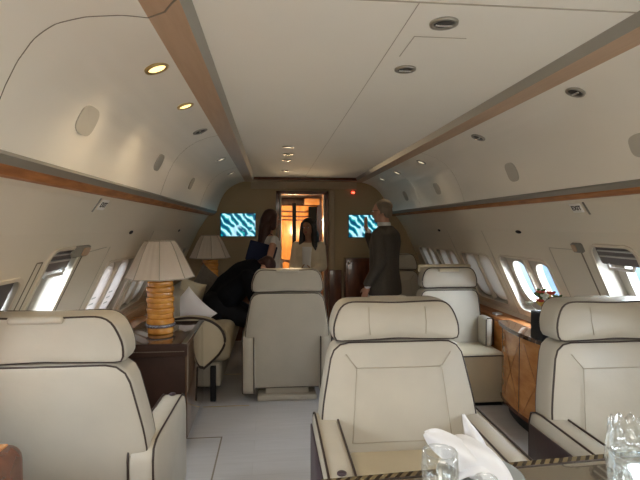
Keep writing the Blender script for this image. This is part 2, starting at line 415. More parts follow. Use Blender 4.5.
# side-wall details: hatch outlines, joints
def wall_strip(side, y0, s0, y1, s1, wd=.004, m='faint_line', name='panel_seam', off=-.001):
    a = wp(side, y0, s0, off); b_ = wp(side, y1, s1, off); d = (b_-a).normalized(); n = V((NRM.x*side,0,NRM.z)); t = d.cross(n).normalized()*wd/2
    b = B(); b.ap([a-t, a+t, b_+t, b_-t, a-t-n*.002, a+t-n*.002, b_+t-n*.002, b_-t-n*.002], [(0,1,2,3),(4,5,6,7),(0,1,5,4),(2,3,7,6),(1,2,6,5),(0,3,7,4)])
    return b.build(name, m, wall_r if side > 0 else wall_l, False)
wall_strip(1, 2.72, .10, 2.72, SL-.02, .012, 'panel_line'); wall_strip(1, 3.05, .12, 3.05, SL-.02, .004); wall_strip(1, 2.72, .12, 3.05, .12, .003)
wall_strip(1, 3.98, .0, 3.98, SL, .003); wall_strip(1, 4.81, 0, 4.81, SL, .003)
wall_strip(-1, 2.225, .14, 2.225, SL-.02, .006, 'panel_line'); wall_strip(-1, 2.175, .14, 2.175, SL-.02, .006, 'panel_line'); wall_strip(-1, 2.175, .14, 2.225, .14, .006, 'panel_line')
wall_strip(-1, 2.66, .12, 2.66, SL-.02, .012, 'panel_line'); wall_strip(-1, 2.68, .12, 3.0, .10, .003)
wall_strip(-1, 3.06, .1, 3.06, SL, .003); wall_strip(-1, 3.98, 0, 3.98, SL, .003)
# recessed exit handle covers beside the overwing windows
for side, y0, y1 in ((1, 2.68, 2.78), (-1, 2.50, 2.70)):
    sa, sb = z2s(1.40), z2s(1.345)
    P = round_poly(y0, y1, sa, sb, .015)
    r = empty('exit_handle_cover', 'small dark metal handle cover above the %s window of the emergency exit' % ('narrow bright' if side < 0 else 'wide bright'), 'handle cover')
    g = B(); g.rings([[wp(side, *p, -.012) for p in P], [wp(side, *p, .0) for p in P]]); g.build('cover', 'groove', r, False)
    Q = round_poly(y0+(y1-y0)*.55, y1-.01, sa+.008, sb-.008, .01)
    g = B(); g.rings([[wp(side, *p, -.018) for p in Q], [wp(side, *p, -.011) for p in Q]]); g.build('plate', 'band', r, False)
# sill under the windows and base of the walls
for side, nm in ((1,'trim_1'),(-1,'trim_2')):
    b = B(); y0 = YB
    q = [(1.735,.74),(1.715,.74),(1.715,.70),(1.76,.70)]
    b.rings([[V((x*side, YB, z)) for x, z in q], [V((x*side, YE, z)) for x, z in q]]); st(b.build(nm, 'winframe', None, False))

# floor
b = B(); b.box(-1.8, 1.8, YB, 6.5, -.05, 0); fl = st(b.build('floor', 'floor', None, False))
b = B()
for (x0,x1,y0,y1) in ((-1.3,-.785,3.425,3.435),(-.79,-.78,2.2,3.435)):
    b.box(x0, x1, y0, y1, -.001, .0025)
b.build('floor_seam', 'panel_line', fl, False)
b = B(); b.box(-1.02, .3, 4.9, 4.906, -.001, .002); b.box(-1.0, -.62, 4.02, 4.028, -.001, .003); b.build('floor_strip', 'brass', fl, False)

# ceiling: recessed centre, pale wood bands, curved side panels
YC = 6.12
b = B(); b.ap([(-.646,YB,2.128),(.646,YB,2.128),(.646,YC,2.128),(-.646,YC,2.128)], [(0,1,2,3)]); ceil = st(b.build('ceiling', 'ceil', None, False))
for side in (1,-1):
    nm = 'trim_3' if side > 0 else 'trim_4'
    b = B(); b.ap([(.667*side,YB,2.093),(.776*side,YB,2.093),(.776*side,6.40,2.093),(.667*side,6.40,2.093)], [(0,1,2,3)]); st(b.build(nm, 'band', None, False))
    b = B(); b.ap([(.667*side,YB,2.093),(.667*side,YC,2.093),(.646*side,YC,2.128),(.646*side,YB,2.128)], [(0,1,2,3)]); st(b.build('trim_%d' % (5 if side > 0 else 6), 'bevel', None, False))
b = B(); b.ap([(-.70,YC,2.0931),(.70,YC,2.0931),(.70,6.40,2.0931),(-.70,6.40,2.0931)], [(0,1,2,3)]); b.build('band_end', 'band', ceil, False)
b = B(); b.box(-.667, .667, YC, YC+.01, 2.092, 2.13); b.build('edge_strip', 'wood_dark', ceil, False)
SP = [(.776,2.093),(.84,2.078),(.91,2.05),(.97,2.012),(1.02,1.965),(1.06,1.91),(1.09,1.85),(1.118,1.78),(1.145,1.698)]
def sp_at(t):  # point on side panel profile by fraction of length
    L = [0]
    for p, q in zip(SP, SP[1:]): L.append(L[-1]+math.dist(p, q))
    d = t*L[-1]
    for i in range(len(SP)-1):
        if d <= L[i+1]+1e-9:
            u = (d-L[i])/(L[i+1]-L[i]); return (SP[i][0]+(SP[i+1][0]-SP[i][0])*u, SP[i][1]+(SP[i+1][1]-SP[i][1])*u)
    return SP[-1]
sp_obj = {}
for side, nm in ((1,'ceiling_right'),(-1,'ceiling_left')):
    fine = [sp_at(k/32) for k in range(33)]
    b = B(); b.rings([[V((x*side, YB, z)) for x, z in fine], [V((x*side, YE, z)) for x, z in fine]], cap=False, close=False)
    sp_obj[side] = st(b.build(nm, 'ceil2', None, True))
    # grey channel and wood rail
    q = [(1.145,1.704),(1.138,1.690),(1.165,1.670),(1.205,1.675)]
    b = B(); b.rings([[V((x*side, YB, z)) for x, z in q], [V((x*side, YE, z)) for x, z in q]], cap=False); st(b.build('trim_%d' % (7 if side > 0 else 8), 'groove', None, False))
    q = [(1.165,1.674),(1.168,1.664),(1.195,1.646),(1.24,1.646),(1.24,1.712),(1.19,1.712)]
    b = B(); b.rings([[V((x*side, YB, z)) for x, z in q], [V((x*side, YE, z)) for x, z in q]], cap=False); st(b.build('trim_%d' % (9 if side > 0 else 10), 'wood_trim', None, False))
# joints in ceiling
b = B(); b.box(-.646,.646,1.330,1.335,2.1255,2.13); b.box(-.011,-.009,1.33,YC,2.1262,2.13); b.build('ceiling_seam', 'faint_line', ceil, False)
b = B(); b.box(.045,.225,1.57,1.573,2.1265,2.13); b.box(.045,.048,1.57,1.76,2.1265,2.13); b.build('hatch_seam', 'faint_line', ceil, False)
def on_panel(side, y, t, lift=.002):
    x, z = sp_at(t); x2, z2 = sp_at(min(1, t+.01)); x1, z1 = sp_at(max(0, t-.01))
    d = V((x2-x1, 0, z2-z1)).normalized(); n = V((d.z, 0, -d.x))
    if n.z > 0: n = -n
    p = V((x, y, z)) + n*lift
    return V((p.x*side, p.y, p.z))
def seam_curve(side, pts, r=.0018, m='panel_line'):
    for _ in range(2):
        q = [pts[0]]
        for a, c in zip(pts, pts[1:]): q += [(a[0]*.75+c[0]*.25, a[1]*.75+c[1]*.25), (a[0]*.25+c[0]*.75, a[1]*.25+c[1]*.75)]
        pts = q+[pts[-1]]
    b = B(); b.tube([on_panel(side, y, t, 0) for y, t in pts], r, 5); return b.build('panel_seam', m, sp_obj[side], False)
pts = []
for k in range(13):
    a = PI/2*k/12; pts.append((1.34+.10*(1-math.cos(a))*0 , .02+.2*k/12))
seam_curve(-1, [(1.43,0.0),(1.40,.07),(1.379,.13),(1.345,.22),(1.315,.30),(1.29,.38),(1.28,.46),(1.283,.58),(1.285,.70),(1.286,.85),(1.287,1.0)])
b = B(); b.tube([(-.776,1.43,2.0935),(-.72,1.385,2.0925),(-.69,1.33,2.0925),(-.67,1.30,2.0925)], .003, 5); b.build('band_seam', 'panel_line', ceil, False)
for k in (3.2, 4.9): seam_curve(-1, [(k, t/10) for t in range(11)], .0012, 'faint_line')
for k in (3.8, 4.95): seam_curve(1, [(k, t/10) for t in range(11)], .0012, 'faint_line')

# end bulkhead with the doorway opening
DX0, DX1, DZ = -.34, .29, 1.94
full = [(.0,2.094),(.776,2.094)] + SP[1:] + [(1.235,1.655)] + PROF_UP[1:] + [(1.742,.703),(1.80,.5),(1.80,0)]
outer = [(DX1,0),(DX1,DZ),(DX0,DZ),(DX0,0)] + [(-x, z) for x, z in reversed(full[1:])] + full[1:]
v, f = fill(outer, [], lambda x, z: V((x, 6.38, z)))
b = B(); b.ap(v, f); v2, f2 = fill(outer, [], lambda x, z: V((x, 6.46, z))); b.ap(v2, f2)
wf = st(b.build('wall_front', 'endwall', None, False))
b = B(); b.box(-.70, .70, 6.34, 6.379, 2.0, 2.094); st(b.build('trim_11', 'jamb', None, False))
v, f = fill([(-1.9,0),(1.9,0),(1.9,2.2),(-1.9,2.2)], [], lambda x, z: V((x, YB, z))); b = B(); b.ap(v, f); st(b.build('wall_back', 'endwall', None, False))
dr = bpy.data.objects.new('door_1', None); C.objects.link(dr); dr['kind'] = 'structure'
b = B(); b.box(DX0-.03, DX0+.012, 6.33, 6.48, 0, DZ+.03); b.box(DX1-.012, DX1+.03, 6.33, 6.48, 0, DZ+.03); b.box(DX0-.03, DX1+.03, 6.33, 6.48, DZ-.012, DZ+.03); b.build('door_frame', 'wood_dark', dr, False)
b = B(); b.box(DX0+.012, DX0+.04, 6.36, 6.46, 0, DZ-.012, .008); b.box(DX1-.032, DX1-.012, 6.36, 6.46, 0, DZ-.012, .004); b.build('metal_edge', 'alu', dr)
b = B(); b.box(.33, .405, 6.34, 6.379, .93, 1.985, .01); st(b.build('trim_12', 'jamb', None))
b = B(); b.box(.33, .50, 6.345, 6.379, 0, .92, .006); b.box(-1.3, -.375, 6.345, 6.379, 0, .70, .006); st(b.build('trim_13', 'wood_dark', None))

# room beyond the doorway
b = B(); b.ap([(-1.6,6.46,2.05),(1.6,6.46,2.05),(1.6,9.2,2.05),(-1.6,9.2,2.05)], [(0,1,2,3)]); st(b.build('ceiling_vestibule', 'ceil', None, False))
b = B(); b.box(-1.6, 1.6, 6.5, 9.2, -.05, 0); st(b.build('floor_vestibule', 'carpet', None, False))
b = B(); b.box(-1.6,-1.5,6.46,9.2,0,2.05); b.box(1.5,1.6,6.46,9.2,0,2.05); b.box(-1.6,1.6,9.2,9.3,0,2.05); st(b.build('wall_vestibule', 'wood_dark', None, False))
gc = empty('lit_cabinet', 'glowing orange wood cabinet with dark posts seen through the doorway', 'cabinet', (0,8.2,0))
b = B(); b.box(-.24, .40, 0, .4, 0, 1.86, .01); b.build('body', 'orange_glass', gc)
for x in (.005, .30): 
    b = B(); b.box(x-.03 if x < .2 else x-.05, x+.03 if x < .2 else x+.09, -.08, 0, 0, 1.9 if x < .2 else 1.84, .006); b.build('post', 'dull_black', gc)
for z in (1.62, 1.68, 1.76):
    b = B(); b.tube([(-.24,-.06,z),(.2,-.06,z-.01),(.25,-.05,z)], .012); b.build('rail', 'wood_dark', gc)
b = B(); b.box(.18, .44, -.05, .38, 1.87, 1.98, .01); b.build('top_box', 'wood', gc)
cr = empty('chrome_column', 'chrome and glass column shining inside the doorway beside the cabinet', 'column', (-.30,7.6,0))
b = B(); b.lathe([(.05,0),(.05,2.04)]); b.build('tube', 'alu', cr)
b = B()
for k in range(9): b.lathe([(.03,.2+k*.19),(.075,.22+k*.19),(.075,.30+k*.19),(.03,.32+k*.19)], n=16)
b.build('glass_disc', 'gem', cr)
wc = empty('wood_column', 'reddish brown wooden column just inside the doorway', 'column', (.50,7.7,0))
b = B(); b.box(-.06,.10,-.05,.15,0,2.04,.01); b.build('shaft', 'wood', wc)
b = B(); b.box(-.065,.105,-.055,.155,1.2,1.22); b.box(-.065,.105,-.055,.155,1.6,1.62); b.build('metal_bands', 'alu', wc)

# ------------------------------------------------------------------ downlights, speakers, vents, signs
def downlight(loc, m, label, r=.045, nrm=V((0,0,-1)), ring='alu', grp='recessed ceiling lights'):
    e = empty('ceiling_light', label, 'ceiling light', loc, 0, grp)
    e.rotation_euler = nrm.to_track_quat('-Z', 'Y').to_euler()
    b = B(); b.lathe([(r*.72,-.001),(r*.78,-.008),(r,-.006),(r*1.02,.002),(r*.7,.002)], n=24); b.build('ring', ring, e)
    b = B(); b.lathe([(.001,-.0045),(r*.45,-.006),(r*.70,-.003),(r*.70,.001),(.001,.001)], n=24); b.build('lens', m, e)
    if m == 'lens':
        b = B(); b.box(-r*.6, r*.6, -.005, .005, -.012, -.004, .002); b.build('spotlight_bar', 'chrome', e)
    return e
def dl_panel(side, y, t, m, label, r=.045, ring='alu'):
    p = on_panel(side, y, t, .001); x0, z0 = sp_at(t); x1, z1 = sp_at(t+.02); d = V((x1-x0,0,z1-z0)).normalized(); n = V((d.z,0,-d.x)); n = n if n.z < 0 else -n
    return downlight(p, m, label, r, V((n.x*side, 0, n.z)), ring)
dl_panel(-1, 1.82, .12, 'lit', 'brightest glowing warm spotlight, nearest along the ceiling panel above the window wall with lamps', .045, 'brass')
dl_panel(-1, 2.373, .11, 'lit', 'second glowing warm spotlight beside the wood band, smaller than the nearest one', .041, 'brass')
dl_panel(-1, 2.957, .14, 'lens', 'unlit dark spotlight third along the wood band on the lamp side', .045)
dl_panel(-1, 4.157, .14, 'lit_small', 'small faint spotlight fourth along the wood band on the lamp side', .045)
dl_panel(-1, 5.2, .14, 'lit_small', 'tiny faint spotlight fifth along the wood band near the bulkhead with lamps', .045)
dl_panel(1, 1.938, .15, 'lens', 'unlit dark spotlight nearest on the curved panel over the armchair by the bright exit window', .04)
dl_panel(1, 2.939, .18, 'lens', 'unlit dark spotlight second along the panel on the credenza side', .045)
dl_panel(1, 4.105, .18, 'lit_small', 'small pale spotlight third along the panel on the credenza side', .045)
dl_panel(1, 4.917, .18, 'lit_small', 'small pale spotlight fourth along the panel above the suited man', .045)
dl_panel(1, 5.6, .18, 'lit_small', 'tiny pale spotlight fifth along the panel close to the bulkhead with the red light', .045)
downlight((.106,1.459,2.127), 'lens', 'largest dark reading light on the central ceiling panel', .044)
downlight((.106,1.894,2.127), 'lens', 'second dark reading light on the central ceiling, behind the largest', .042)
downlight((-.298,3.815,2.127), 'lit_small', 'small shining light first of the row in the far central ceiling', .045)
downlight((-.286,4.179,2.127), 'lens', 'thin dark light second of the row in the far central ceiling', .045)
downlight((-.283,4.552,2.127), 'lens', 'thin dark light third of the row in the far central ceiling', .045)
downlight((-.28,5.4,2.127), 'lens', 'thin dark light farthest of the row in the central ceiling', .04)
downlight((-.21,6.22,2.092), 'lit_small', 'tiny shining light in the end band above the doorway', .015)
def patch(side, y, t0, t1, wy, label):
    g = B(); P = []
    for k in range(24):
        a = 2*PI*k/24; c, s_ = math.cos(a), math.sin(a)
        P.append((y+wy/2*math.copysign(abs(c)**.7, c), (t0+t1)/2+(t1-t0)/2*math.copysign(abs(s_)**.7, s_)))
    g.rings([[on_panel(side, *p, -.001) for p in P], [on_panel(side, *p, .004) for p in P]])
    o = g.build('ceiling_speaker', 'patch', None, False); tag(o, label, 'speaker', 'oval speaker grilles in the curved side panels')
patch(-1, 1.79, .58, .77, .15, 'largest oval speaker grille on the curved panel above the nearest seat back')
patch(-1, 2.88, .59, .77, .13, 'second oval speaker grille on the lamp side panel')
patch(-1, 4.06, .62, .80, .13, 'third oval speaker grille on the lamp side panel, very faint')
patch(1, 1.84, .66, .84, .15, 'oval speaker grille cut by the picture edge above the exit window')
patch(1, 2.92, .62, .84, .13, 'oval speaker grille above the credenza on the curved panel')
patch(1, 4.3, .62, .82, .13, 'third oval speaker grille on the credenza side, above the flower box row')
patch(1, 5.35, .62, .82, .13, 'farthest oval speaker grille above the suited man')
UPD = (V((PROF_UP[-1][0],0,PROF_UP[-1][1]))-V((PROF_UP[0][0],0,PROF_UP[0][1]))).normalized()
def up_frame(side, y, z):
    for p, q in zip(PROF_UP, PROF_UP[1:]):
        if q[1] <= z <= p[1]:
            u = (p[1]-z)/(p[1]-q[1]); x = p[0]+(q[0]-p[0])*u; d = V((q[0]-p[0],0,q[1]-p[1])).normalized(); break
    n = V((d.z,0,-d.x)); n = n if n.x < 0 else -n
    return V((x*side, y, z)), V((d.x*side,0,d.z)), V((n.x*side,0,n.z))
for side, y, z, lab in ((1,2.545,1.603,'small EXIT placard under the wood rail over the wide exit window'),(-1,2.53,1.608,'small EXIT placard under the wood rail over the narrow window'),):
    p, d, n = up_frame(side, y, z)
    e = empty('exit_sign', lab, 'exit sign', p + n*.002, 0, 'EXIT placards')
    ax = V((0, 1, 0)) if side < 0 else V((0,-1,0))       # reading direction
    upv = -d
    R = Matrix((ax, upv, n)).transposed(); e.rotation_euler = R.to_euler()
    b = B(); b.box(-.048,.048,-.030,.030,-.001,.002,.001,1); b.build('plate', 'sign', e)
    cu = bpy.data.curves.new('letters', 'FONT'); cu.body = 'EXIT'; cu.size = .040; cu.align_x = 'CENTER'; cu.align_y = 'CENTER'; cu.extrude = .0006; cu.offset = .0008; cu.materials.append(M['ink'])
    t = bpy.data.objects.new('lettering', cu); C.objects.link(t)
    me = bpy.data.meshes.new_from_object(t.evaluated_get(bpy.context.evaluated_depsgraph_get())); bpy.data.objects.remove(t)
    t = bpy.data.objects.new('lettering', me); C.objects.link(t); t.parent = e; t.location = (0,0,.003)
    if side > 0 or True:
        b = B(); b.box(.075 if side > 0 else -.088,.086 if side > 0 else -.077,-.045,.035,-.001,.003); b.build('latch_strip', 'groove', e)
for side, y, lab in ((-1,3.355,'nearer small dark air vent on the lamp side wall'),(-1,5.04,'farther small dark air vent on the lamp side wall'),(1,3.36,'nearer small dark air vent on the wall above the flower box'),(1,5.04,'farther small dark air vent on the wall by the far armchair')):
    p, d, n = wp(side, y, 0), V((0,0,1)), None
    p = wp(side, y, .005, -.003); o = B(); o.ell((0,0,0), (.004,.042,.014)); o = o.build('air_vent', 'black'); o.location = p
    o.rotation_euler = (0, math.atan2(DN.x, -DN.z)*(-side), 0); tag(o, lab, 'air vent', 'small oval wall vents')

# screens
for x0, x1, z0, z1, lab in ((-1.033,-.587,1.376,1.671,'wall screen showing a teal picture, on the bulkhead behind the woman with auburn hair'),(.652,1.06,1.36,1.655,'wall screen showing a teal picture, partly behind the suited man')):
    e = empty('wall_screen', lab, 'screen', ((x0+x1)/2, 6.36, (z0+z1)/2), 0, 'flat screens on the bulkhead')
    w, h = (x1-x0)/2, (z1-z0)/2
    b = B(); b.box(-w-.006, w+.006, -.012, .018, -h-.006, h+.006, .003); b.build('bezel', 'black', e)
    b = B(); b.box(-w, w, -.015, -.011, -h, h); b.build('display', 'screen', e, False)
o = B().ell((.713,6.372,1.957), (.022,.008,.012)).build('warning_light', 'red_led'); tag(o, 'small red light high on the bulkhead above the screen', 'light')
lc = empty('low_cabinet', 'low reddish wood cabinet against the bulkhead left of the suited man', 'cabinet', (0,6.15,0))
b = B(); b.box(.58, 1.05, .0, .19, 0, 1.09, .008); b.build('body', 'wood_dark', lc)
b = B(); b.box(.60, 1.03, -.012, .0, .06, 1.05, .006); b.build('door', 'wood_dark', lc)
b = B(); b.ell((.62,-.02,1.03), (.012,.01,.02)); b.build('knob', 'chrome', lc)

# ------------------------------------------------------------------ seats
def outline(pts, r=.05, n=5):
    """round corners of a polygon"""
    P = [V((a, b)) for a, b in pts]; out = []; L = len(P)
    for i in range(L):
        rr = r[i] if isinstance(r, (list, tuple)) else r
        p, a, c = P[i], P[i-1], P[(i+1) % L]
        d1 = (a-p); d2 = (c-p); q = min(rr, d1.length*.49, d2.length*.49)
        A = p+d1.normalized()*q; Bp = p+d2.normalized()*q
        for k in range(n+1):
            t = k/n; out.append((A*(1-t)**2 + p*2*t*(1-t) + Bp*t*t))
    return out
def resample(P, n=64):
    L = [0]; Q = P+[P[0]]
    for a, b in zip(Q, Q[1:]): L.append(L[-1]+(b-a).length)
    out = []; j = 0
    for k in range(n):
        d = L[-1]*k/n
        while L[j+1] < d: j += 1
        u = (d-L[j])/max(1e-9, L[j+1]-L[j]); out.append(Q[j]*(1-u)+Q[j+1]*u)
    return out
def pad(P, y0, y1, lean, rnd=.03, bf=.02, bb=.015, ctr=None):
    """cushion with outline P in XZ between y0 (front) and y1 (rear)"""
    c = sum(P, V((0,0)))/len(P)
    def ring(s, y, inset=0):
        R = []
        for p in P:
            d = (p-c); l = d.length; q = c + d*(s*(max(0,l-inset)/l)); R.append(V((q.x, y+lean(q.y), q.y)))
        return R
    R = []
    for s in (.03,.3,.55,.75,.9): R.append(ring(s, y0-bf*(1-s**3), rnd*.6))
    for k in range(5):
        a = PI/2*k/4; R.append(ring(1, y0+rnd*(1-math.cos(a)), rnd*(1-math.sin(a))*.6))
    for k in range(5):
        a = PI/2*k/4; R.append(ring(1, y1-rnd*(1-math.sin(a)), rnd*(1-math.cos(a))*.6))
    for s in (.9,.75,.55,.3,.03): R.append(ring(s, y1+bb*(1-s**3), rnd*.6))
    b = B(); b.rings(R); return b
def make_seat(name, label, grp, side_dark=False, plain=False):
    t = empty(name, label, 'armchair', (0,0,0), 0, grp)
    lean = lambda z: (z-.45)*.20
    Pb = resample(outline([(-.37,.10),(.37,.10),(.385,.60),(.315,.955),(-.315,.955),(-.385,.60)], [.03,.03,.12,.08,.08,.12]), 72)
    Ph = resample(outline([(-.312,.958),(.312,.958),(.318,1.03),(.275,1.148),(-.275,1.148),(-.318,1.03)], [.022,.022,.06,.085,.085,.06]), 72)
    bk = pad(Pb, -.05, .10, lean, .03, .028 if not plain else .015, .008).build('backrest', 'leather', t)
    hd = pad(Ph, -.065, .100, lean, .032, .022, .008).build('headrest', 'leather', t)
    def pipe(P, y, ins, nm, par, r=.0052, sel=None):
        c = sum(P, V((0,0)))/len(P); Q = []
        for p in P:
            d = p-c; q = c+d*((d.length-ins)/d.length)
            if sel is None or sel(q): Q.append(V((q.x, y+lean(q.y), q.y)))
        b = B(); b.tube(Q, r, 6, closed=True); return b.build(nm, 'piping', par)
    pipe(Pb, -.045, .009, 'front_piping', bk, .0048); pipe(Pb, .094, .010, 'rear_piping', bk, .0048)
    pipe(Ph, -.060, .009, 'front_piping', hd, .0048); pipe(Ph, .094, .010, 'rear_piping', hd, .0048)
    # rear tab at the top of the headrest
    b = B(); b.box(-.10,.10, .088+lean(1.14), .116+lean(1.14), 1.120, 1.150, .012); b.build('headrest_tab', 'leather', hd)
    # seams of the front panel
    if not plain:
        def fy(z): return -.078+lean(z)
        b = B(); q = [(-.205,.835),(.205,.835),(.235,.50),(-.235,.50)]
        for i in range(4):
            a, c = q[i], q[(i+1) % 4]; b.tube([(a[0],fy(a[1]),a[1]),((a[0]+c[0])/2, fy((a[1]+c[1])/2)-.003,(a[1]+c[1])/2),(c[0],fy(c[1]),c[1])], .0019, 6)
        for s_ in (-1,1): b.tube([(.205*s_,fy(.835),.835),(.255*s_,fy(.9)+.006,.90)], .0028, 6)
        b.build('panel_seam', 'seam', bk)
        for s_ in (-1,1):
            b = B(); b.tube([(.135*s_,-.084+lean(.99),.99),(.14*s_,-.086+lean(1.05),1.05),(.138*s_,-.080+lean(1.12),1.12)], .002, 6)
            b.build('headrest_seam', 'seam', hd)
    # cushion, arms, base
    b = B(); b.box(-.285,.285,-.56,-.03,.27,.46,.05,4); cu = b.build('seat_cushion', 'leather_warm', t)
    b = B(); b.tube([(-.27,-.545,.435),(.27,-.545,.435)], .005, 6); b.build('cushion_piping', 'piping', cu)
    for s_ in (-1,1):
        x0, x1 = sorted((.290*s_, .406*s_))
        prof = [(-.60,.09),(-.60,.50),(-.58,.555),(-.52,.585),(.04,.60),(.11,.59),(.137,.56),(.125,.09)]
        P = resample(outline(prof, [.02,.04,.03,.04,.03,.03,.03,.02]), 48)
        b = B(); R = []
        for xx, ins in ((x0,.02),(x0+.006,.006),(x0+.02,0),(x1-.02,0),(x1-.006,.006),(x1,.02)):
            c = sum(P, V((0,0)))/len(P); R.append([V((xx, (c+(p-c)*(1-ins/.3)).x, (c+(p-c)*(1-ins/.3)).y)) for p in P])
        b.rings(R); ar = b.build('armrest', 'leather_warm' if False else 'leather', t)
        for xp in ((x0+.008) if s_ > 0 else (x1-.008), (x1-.008) if s_ > 0 else (x0+.008)):
            b = B(); c = sum(P, V((0,0)))/len(P); Q = [(xp, p.x, p.y+.002) for p in P if p.y > .40 or p.x > .03]
            if len(Q) > 3:
                k0 = max(range(len(Q)), key=lambda i: math.dist(Q[i], Q[i-1])); Q = Q[k0:]+Q[:k0]
                b.tube(Q, .0048, 6); b.build('armrest_piping', 'piping', ar)
        if side_dark:
            xo = .407*s_
            b = B(); xs = sorted((xo, xo+.008*s_)); b.box(xs[0], xs[1], -.59, .11, .10, .53, .003, 1); b.build('side_panel', 'leather_dark', ar)
        b = B(); b.lathe([(.001,.004),(.014,.004),(.018,.001),(.018,-.004)], ((x0+x1)/2, -.50, .592), 14); b.build('button', 'leather_dark', ar)
    b = B(); b.box(-.27,.27,-.48,.06,.0,.05,.012); b.box(-.2,.2,-.4,.0,.04,.15,.01); b.box(-.22,.22,-.42,-.05,.14,.28,.02); b.build('base', 'leather', t)
    return t
G1 = 'cream leather club armchairs with dark piping'
s_mid = make_seat('armchair', 'cream leather armchair facing the table, in the middle with white napkin before it', G1, side_dark=True)
s_mid.location = (.238, 2.24, 0); s_mid.scale = (1.015,1,.985)
s_r = dup(s_mid, (1.305, 2.13, 0), 'cream leather armchair facing the table beside the wide exit window', scale=(.99,1,.985))
s_rear = make_seat('armchair', 'nearest cream armchair seen from behind, beside the tall dark desk with a lamp', G1)
s_rear.scale = (1,1,1.008); s_rear.location = (-1.255, 2.13, 0); s_rear.rotation_euler = (0,0,PI)
s2 = dup(s_rear, (-.243, 4.16, 0), 'cream armchair seen from behind in the middle of the aisle, women standing beyond it', rz=PI, scale=(.945,1,1.0))
s3 = dup(s_mid, (1.10, 5.62, 0), 'farthest cream armchair, half hidden behind the suited man', scale=(.90,.9,1.02))
# lounge chair by the ledge: plain backrest, block cushion
t = empty('lounge_chair', 'plain cream lounge chair with box seat beside the wood side ledge', 'armchair', (0,0,0))
lean = lambda z: (z-.45)*.08
Pb = resample(outline([(.90,.2),(1.53,.2),(1.52,.60),(1.49,.93),(.945,.93),(.91,.60)], [.03,.03,.1,.06,.06,.1]), 72)
Ph = resample(outline([(.955,.94),(1.48,.94),(1.485,1.03),(1.44,1.125),(.995,1.125),(.95,1.03)], [.03,.03,.05,.06,.06,.05]), 72)
bk = pad(Pb, 4.20, 4.34, lean, .03, .012, .01).build('backrest', 'leather', t)
hd = pad(Ph, 4.19, 4.34, lean, .04, .012, .01).build('headrest', 'leather', t)
for P, par in ((Pb, bk), (Ph, hd)):
    c = sum(P, V((0,0)))/len(P); Q = [V((c+(p-c)*.965).to_tuple()+(0,)) for p in P]
    b = B(); b.tube([(q.x, 4.203+lean(q.y)-(.004 if par is hd else .0), q.y) for q in Q], .0055, 6, closed=True); b.build('piping', 'piping', par)
b = B(); b.box(1.11, 1.30, 4.165+lean(1.1), 4.20+lean(1.1), 1.088, 1.118, .01); b.build('headrest_tab', 'leather_warm', hd)
b = B(); b.box(.96, 1.47, 4.30+lean(1.1), 4.345+lean(1.1), 1.07, 1.145, .018); b.build('top_roll', 'leather_warm', hd)
b = B(); b.box(.88, 1.535, 3.80, 4.21, .03, .445, .02); sb_ = b.build('box_seat', 'leather_warm', t)
b = B(); b.tube([(.89,3.798,.425),(1.525,3.798,.425),(1.534,3.81,.425),(1.534,4.19,.435)], .0055, 6); b.build('seat_piping', 'piping', sb_)
b = B(); b.box(.90, 1.52, 3.83, 4.2, 0, .035); b.build('plinth', 'black', t)
b = B(); b.box(1.46, 1.533, 4.02, 4.20, .44, .70, .03); a_ = b.build('armrest', 'leather', t)
b = B(); b.tube([(1.465,4.018,.46),(1.465,4.018,.68),(1.475,4.018,.694),(1.52,4.018,.694),(1.529,4.018,.68),(1.529,4.018,.46)], .0045, 6); b.build('armrest_piping', 'piping', a_)

t.location.x = .03
# ------------------------------------------------------------------ right side ledge and credenza
t = empty('side_ledge', 'long low wooden side ledge under the windows behind the credenza', 'ledge', (0,0,0))
b = B(); b.box(1.545, 1.735, 2.8, 5.0, .0, .665, .004); b.build('body', 'wood', t)
b = B(); b.box(1.535, 1.735, 2.8, 5.0, .665, .703, .008); b.build('top', 'wood_trim', t)
for y in (4.25,):
    b = B(); b.box(1.540, 1.546, y, y+.55, .08, .62, .003); b.build('door', 'wood', t)
def bow(y0, y1, xe, xm, n=16, xb=1.534):
    P = [(xb, y0)]
    for k in range(n+1):
        u = k/n; P.append((xe - (xe-xm)*math.sin(PI*u)**.8, y0+(y1-y0)*u))
    P.append((xb, y1)); return P
t = empty('credenza', 'bow-fronted glossy orange wood credenza with dark top beside the armchair', 'credenza', (0,0,0))
def slab(P, z0, z1): 
    b = B(); b.rings([[V((x,y,z0)) for x, y in P], [V((x,y,z1)) for x, y in P]]); return b
o = slab(bow(2.86, 3.77, 1.46, 1.385), .10, .695).build('body', 'wood', t, False)
o = slab(bow(2.84, 3.79, 1.44, 1.36), .695, .725).build('top', 'desk_gloss', t, False)
o = slab(bow(2.90, 3.74, 1.51, 1.43), .0, .10).build('plinth', 'black', t, False)
o = slab(bow(2.855, 3.775, 1.455, 1.38), .10, .125).build('base_band', 'wood_dark', t, False)
for y in (3.13, 3.5):
    pts = [(x-.002, y_) for x, y_ in bow(2.86, 3.77, 1.46, 1.385, 60) if abs(y_-y) < .16]
    for s_ in (1,-1):
        b = B(); n_ = len(pts); b.tube([(p[0], p[1], .40+s_*.25*(2*i/(n_-1)-1)) for i, p in enumerate(pts)], .0018, 4); b.build('inlay_line', 'wood_trim', t)
b = B(); b.box(1.383,1.39, 3.345,3.351,.13,.69); b.build('door_joint', 'piping', t)
t = empty('flower_box', 'black square vase of small mixed flowers standing on the credenza', 'vase', (1.50,3.10,.7255))
b = B(); b.box(-.075,.075,-.075,.075,0,.19,.006); b.box(-.066,.066,-.066,.066,.18,.192); b.build('planter', 'black', t)
